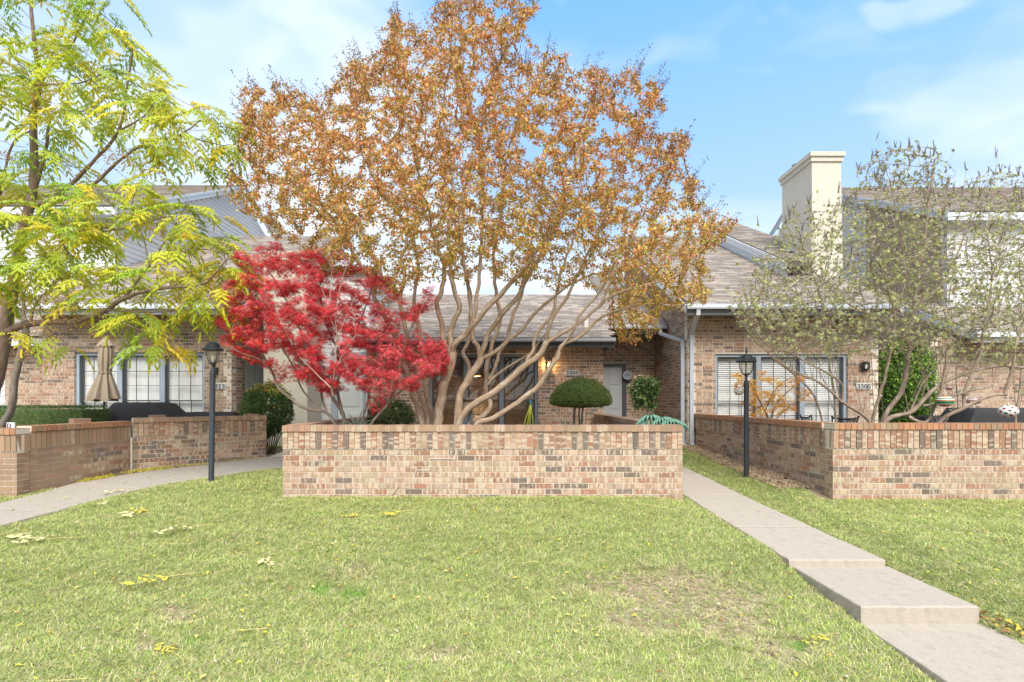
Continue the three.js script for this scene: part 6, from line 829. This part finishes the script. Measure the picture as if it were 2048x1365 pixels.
// ------------------------------------------------------------------ lawn, leaves and beds
const wallsAt = (x, d) => (d > 7.62 && d < 13.9 && x > CEN.x0 - .02 && x < CEN.x1 + .03) || (x > 4.44 && d > 7.47) || (x < -7.2 && d > 7.6) || false;
const pathPts = pathC.getPoints(120); const onPath = (x, d) => { let m = 9, q = null; for (const p of pathPts) { const e = Math.hypot(x - p.x, d - p.z); if (e < m) { m = e; q = p; } } return q && d > 8.1 && x - d * .5 < q.x - q.z * .5 && m < 1.6 ? 0 : m; };
const onWalk = (x, d) => d < 5.06 ? Math.max(2.70 - x, x - 3.625) : Math.max(WALKL(d) - x, x - WALKR(d));
{
  const r = rng(900), blade = (L, w, a, tilt, bend) => { const p = [], I = [], ca = Math.cos(a), sa = Math.sin(a); for (let k = 0; k <= 2; k++) { const u = k / 2, h = L * u * Math.cos(tilt + bend * u), o = L * u * Math.sin(tilt + bend * u), ww = w * (k === 2 ? .12 : 1 - .15 * k) / 2; p.push(ca * o - sa * ww, h, sa * o + ca * ww, ca * o + sa * ww, h, sa * o - ca * ww); if (k) { const q = (k - 1) * 2; I.push(q, q + 1, q + 2, q + 1, q + 3, q + 2); } } const g = new THREE.BufferGeometry(); g.setAttribute('position', new THREE.Float32BufferAttribute(p, 3)); g.setAttribute('uv', new THREE.Float32BufferAttribute(new Float32Array(p.length / 3 * 2), 2)); g.setIndex(I); g.computeVertexNormals(); return g; };
  const tuft = s => { const q = rng(s), mb = new MB(); for (let i = 0; i < 8; i++) { const g = blade(.030 + q() * .034, .0042 + q() * .0022, q() * 6.283, .25 + q() * .85, .35 + q() * .7), l = .72 + q() * .56, o = [(q() - .5) * .05, (q() - .5) * .05]; mb.add(g, new THREE.Matrix4().makeTranslation(o[0], -.004, o[1]), C(l, l * (.96 + q() * .08), l * (.8 + q() * .4))); } return mb.geo(); };
  const kinds = [tuft(1), tuft(2), tuft(3), tuft(4)], lists = kinds.map(() => []), m4 = new THREE.Matrix4();
  const green = [.345, .415, .110], light = [.55, .555, .235], straw = [.69, .58, .38], fresh = [.31, .46, .10], brown = [.44, .33, .225], olive = [.40, .405, .12];
  const patches = [[1330, 1170, 140, 40, 1], [1390, 1205, 170, 50, 1], [1290, 1240, 110, 32, .9], [1470, 1250, 90, 40, .9], [1560, 1300, 80, 34, .7], [1200, 1170, 80, 26, .55], [350, 1230, 55, 22, .9], [300, 1290, 40, 16, .6], [700, 1140, 60, 20, .4], [880, 1310, 70, 24, .5]], clover = [[640, 1180, 26, 12], [705, 1190, 34, 12], [1600, 1290, 22, 10], [1010, 1330, 20, 8], [395, 1280, 26, 9]];
  let d = 1.9; while (d < 13.2) {
    const dens = d < 4.5 ? 7600 : d < 6 ? 6200 : d < 8 ? 4800 : 3200, step = .04, W = Math.min(11, d * 1.06 + 2.8), n = Math.round(dens * step * W * 2);
    for (let i = 0; i < n; i++) {
      const x = (r() * 2 - 1) * W, dd = d + r() * step; if (wallsAt(x, dd)) continue; const wk = onWalk(x, dd); if (wk < .012 + .02 * N2(dd * 4, 2) && dd < 13) continue; if (x < -2 && onPath(x, dd) < .595 + .025 * N2(dd * 5, x * 5)) continue; if (x > 4.05 && dd > 8.1 && x > 4.12 + .12 * N2(dd * 2, 3)) continue;
      const px = PX + x / dd * FOCAL, py = HORIZON + (EYE - G(x, dd)) / dd * FOCAL; let dry = 0, cl = 0; for (const [cx, cy, rx, ry, k] of patches) dry = Math.max(dry, k * (1 - sstep(.35, 1.25, Math.hypot((px - cx) / rx, (py - cy) / ry) + .45 * fbm2(x * 4, dd * 4, 3)))); for (const [cx, cy, rx, ry] of clover) cl = Math.max(cl, 1 - sstep(.6, 1.15, Math.hypot((px - cx) / rx, (py - cy) / ry) + .4 * N2(x * 9, dd * 9)));
      const big = fbm2(x * .55, dd * .55, 3), mid = fbm2(x * 2.2 + 9, dd * 2.2, 3), sm = N2(x * 9, dd * 9); if (dry > .35 && r() < dry * .74) continue;
      const c = cl > .4 ? fresh : choose([[1 + .8 * mid, green], [1.2 - .7 * big + sstep(6.5, 3.5, dd) * .3, light], [.26 + Math.max(0, .5 * mid + .3 * sm) + dry * 2.4 + sstep(5.5, 3.4, dd) * .25, straw], [.38 + .9 * Math.max(0, big), olive], [.03 + dry * 1.5, brown], [.55, fresh]], r);
      const s = (.62 + r() * .55) * (cl > .4 ? .8 : dry > .4 ? .75 : 1) * (dd > 8 ? 1.25 : 1), a = r() * 6.283, cs = Math.cos(a) * s, sn = Math.sin(a) * s, lean = (r() - .5) * .5; m4.set(cs, lean * s, sn, x, 0, s * (dry > .4 ? .55 : .95), 0, G(x, dd) - .014, -sn, (r() - .5) * .5 * s, cs, -dd, 0, 0, 0, 1); lists[Math.floor(r() * 4)].push({ m: m4.clone(), c: vary(c, r, .16) });
    }
    d += step;
  }
  const gm = new THREE.MeshPhysicalMaterial({ color: C(1, 1, 1), roughness: .8, transmission: .25, thickness: 0, ior: 1.3, side: THREE.DoubleSide, vertexColors: true });
  const lawn = group('lawn_grass', 'short mixed green and straw-coloured lawn grass', 'grass', [0, 0, 0], null, 'stuff');
  lists.forEach((l, i) => instances('grass_tufts', kinds[i], gm, l, lawn)); 
}
{ // leaf litter: small single leaves everywhere, yellow drifts along the left wall
  const r = rng(77), lg = leafGeo(.05, .026, .25, .2), list = [], ylw = [[1, [.62, .50, .05]], [.8, [.66, .58, .16]], [.5, [.50, .30, .06]], [.35, [.30, .15, .06]], [.3, [.62, .58, .38]]];
  for (let i = 0; i < 1500; i++) { const dd = 2.8 + Math.pow(r(), .8) * 9, W = dd, x = (r() * 2 - 1) * W; if (wallsAt(x, dd)) continue; const wk = onWalk(x, dd) < .05; if (wk && r() < .93) continue; if (r() < .35 && x > 0) continue; const a = r() * 6.283; const y = wk ? (dd < 4.07 ? -.345 : dd < 5.05 ? -.213 : walkTop(x, dd)) + .006 : G(x, dd) + .022; list.push({ m: place(V(x, y, -dd), V(Math.cos(a), (r() - .3) * .4, Math.sin(a)), V((r() - .5) * .6, 1, (r() - .5) * .6), .42 + r() * .7), c: vary(choose(ylw, r), r, .15) }); }
  const drift = (x0, d0, x1, d1, w, n) => { for (let i = 0; i < n; i++) { const t = r(), o = Math.abs(r() + r() - 1) * w, x = lerp(x0, x1, t) + o, dd = lerp(d0, d1, t) - o * .3, a = r() * 6.283; list.push({ m: place(V(x, G(-5.5, dd) + .02 + r() * .03 * (1 - o / w), -dd), V(Math.cos(a), (r() - .5) * .5, Math.sin(a)), V(r() - .5, 1.2, r() - .5), .5 + r() * .4), c: vary([.56, .50, .03], r, .2) }); } };
  drift(-7.12, 8.6, -7.04, 9.2, .22, 330); drift(-7.02, 9.4, -6.6, 10.05, .26, 460); drift(-6.5, 10.15, -6.1, 10.5, .16, 120); drift(-5.9, 10.7, -5.4, 11.1, .10, 60);
  for (let i = 0; i < 40; i++) { const dd = 3.4 + r() * .75, x = 3.66 + r() * .14, a = r() * 6.283; list.push({ m: place(V(x, G(x, dd) + .03, -dd), V(Math.cos(a), (r() - .4) * .5, Math.sin(a)), V(r() - .5, 1, r() - .5), .8 + r() * .8), c: vary(choose([[1, [.50, .36, .05]], [.8, [.26, .11, .05]], [.5, [.40, .20, .09]]], r), r) }); }
  tag(instances('fallen_leaves', lg, std(C(1, 1, 1), .8), list, scene), 'scattered yellow and brown fallen leaves on lawn and path', 'leaves', null, 'stuff');
  // whole fallen leaf stalks with leaflets still on
  const frondGeo = (seed, n) => { const q = rng(seed), mb = new MB(), L = .34, lf = leafGeo(.062, .034, .2, .12); const stalk = [V(0, .004, .18), V(.02, .010, 0), V(.0, .014, -L * .5), V(-.03, .006, -L)]; const st = flat(tube(stalk, [.003, .0028, .002, .0015], 4)); for (let i = 0; i < n; i++) { const u = q(), s = i % 2 ? 1 : -1, p = V(-.02 * u + s * .012, .012 + q() * .03, -.05 - u * L * .9), a = s * (.5 + q() * 1.1) + Math.PI; mb.add(lf, new THREE.Matrix4().makeTranslation(p.x + s * q() * .08, p.y, p.z).multiply(new THREE.Matrix4().makeRotationY(a)).multiply(new THREE.Matrix4().makeRotationX(Math.PI / 2 - .3 * q() + .15)).multiply(new THREE.Matrix4().makeRotationY((q() - .5) * .8))); } return [mb.geo(), st]; };
  const pale = std(C(.66, .60, .29), .8), yell = std(C(.60, .52, .06), .8), straw2 = std(C(.62, .50, .20), .8);
  const F = [[50, 1088, 1.1, .9, pale, 'pale fallen leaf spray lying at the left edge of the lawn'], [120, 1082, 1.0, 2.0, pale, 'pale fallen leaf spray with a long stalk, next to the leftmost one'], [262, 1042, 1.15, .7, pale, 'pale fallen leaf spray below the left lamp post, nearest the path bend'], [290, 1030, .9, .9, yell, 'yellowish fallen leaf spray touching the pale one below the lamp post'], [390, 1058, 1.1, 2.4, pale, 'pale flat fallen leaf spray in the middle of the left lawn'], [255, 984, 1.0, 2.6, pale, 'pale fallen leaf spray at the edge of the curved path'], [205, 1016, .8, .6, pale, 'thin pale leaf spray between path edge and lamp post'], [355, 1158, 1.15, 2.2, yell, 'bright yellow fallen leaf spray in the left foreground'], [535, 1142, .9, .5, pale, 'pale upright leaf spray in the foreground right of the yellow one'], [805, 1028, 1.1, 2.3, yell, 'yellow fallen leaf spray close in front of the wide wall'], [725, 1036, .8, 1.6, yell, 'small yellow leaf spray left of the one near the wall'], [350, 1318, .7, 1, yell, 'small yellow leaf cluster at the bottom of the lawn'], [1655, 1278, .7, 2, yell, 'green-yellow leaf sprig in the bare patch by the lower step']];
  F.forEach(([px, py, s, yaw, m, label], i) => { let dd = 5; for (let k = 0; k < 30; k++) { const x = (px - PX) / FOCAL * dd; dd = (EYE - G(x, dd)) * FOCAL / (py - HORIZON); } const x = (px - PX) / FOCAL * dd, t = group('fallen_leaf_spray', label, 'leaf', [x, G(x, dd) + .016, -dd], 'fallen leaf sprays'); t.rotation.y = yaw; t.scale.setScalar(s); const [a, b] = frondGeo(i + 3, m === pale ? 20 : 15); mesh('leaflets', a, m, t); mesh('stalk', b, straw2, t); });
  // loose stalks and strings
  const st = new MB(); for (let i = 0; i < 26; i++) { const dd = 3 + r() * 4.5, x = (r() * 2 - 1) * dd * .85; if (onWalk(x, dd) < .1) continue; const a = r() * 6.283, L = .12 + r() * .22; st.p.push(flat(tube([V(x, G(x, dd) + .035, -dd), V(x + Math.cos(a) * L * .5, G(x, dd) + .045, -dd + Math.sin(a) * L * .5 + .03), V(x + Math.cos(a) * L, G(x, dd) + .035, -dd + Math.sin(a) * L)], [.0026, .0022, .0014], 4))); } const sm = st.build('fallen_stalks', straw2, scene); tag(sm, 'loose straw-coloured leaf stalks scattered over the lawn', 'stalks', null, 'stuff');
}
{ // mulch strip under the right wall, pale gravel by the bush, soil in the patios
  const r = rng(55), list = [], chip = new THREE.BoxGeometry(.04, .008, .014); for (let i = 0; i < 4200; i++) { const dd = 8.0 + r() * 4.7, x = 4.05 + r() * .5; if (x > 4.56) continue; list.push({ m: new THREE.Matrix4().makeRotationFromEuler(new THREE.Euler((r() - .5), r() * 6.28, (r() - .5))).setPosition(x, G(x, dd) + .002 + r() * .014, -dd), c: vary(choose([[1, [.20, .13, .085]], [.7, [.32, .23, .15]], [.4, [.42, .33, .20]]], r), r) }); } tag(instances('mulch', chip, std(C(1, 1, 1), .95), list, scene), 'brown bark mulch along the foot of the right-hand wall', 'mulch', null, 'stuff');
  const gl = []; for (let i = 0; i < 1500; i++) { const x = -5.25 + r() * 1.1, dd = 11.35 + r() * 1.1; gl.push({ m: new THREE.Matrix4().makeRotationFromEuler(new THREE.Euler(r() * 6, r() * 6, r() * 6)).multiply(new THREE.Matrix4().makeScale(1 + r(), .7, 1)).setPosition(x, G(x, dd) + .006 + r() * .015, -dd), c: vary([.55, .52, .47], r, .2) }); } tag(instances('gravel', new THREE.IcosahedronGeometry(.014, 0), std(C(1, 1, 1), .9), gl, scene), 'pale gravel around the dark bush beside the path', 'gravel', null, 'stuff');
  const flo = (name, x0, x1, d0, d1, y) => { const g = new THREE.PlaneGeometry(x1 - x0, d1 - d0, 1, 1); g.rotateX(-Math.PI / 2); g.translate((x0 + x1) / 2, y, -(d0 + d1) / 2); const m = structure(name, g, std(C(.17, .125, .09), .95, { bumpMap: bumpCoarse, bumpScale: .02 })); return m; };
  flo('planting_bed', -3.10, 2.30, 7.9, 13.85, .30); flo('patio', 4.62, 10.6, 7.75, 12.75, .33); flo('patio', -12.4, -7.3, 8.0, 12.7, .31);
}

// every thing's group stands at its own base
for (const o of [...scene.children]) if (o.isGroup && o.children.length) {
  const b = new THREE.Box3().setFromObject(o); if (b.isEmpty() || o.position.lengthSq() > 0) continue;
  const c = V((b.min.x + b.max.x) / 2, b.min.y, (b.min.z + b.max.z) / 2); o.position.copy(c); o.children.forEach(k => k.position.sub(c));
}
scene.updateMatrixWorld(true);
renderer.setSize(1024, 682);
renderer.render(scene, camera);
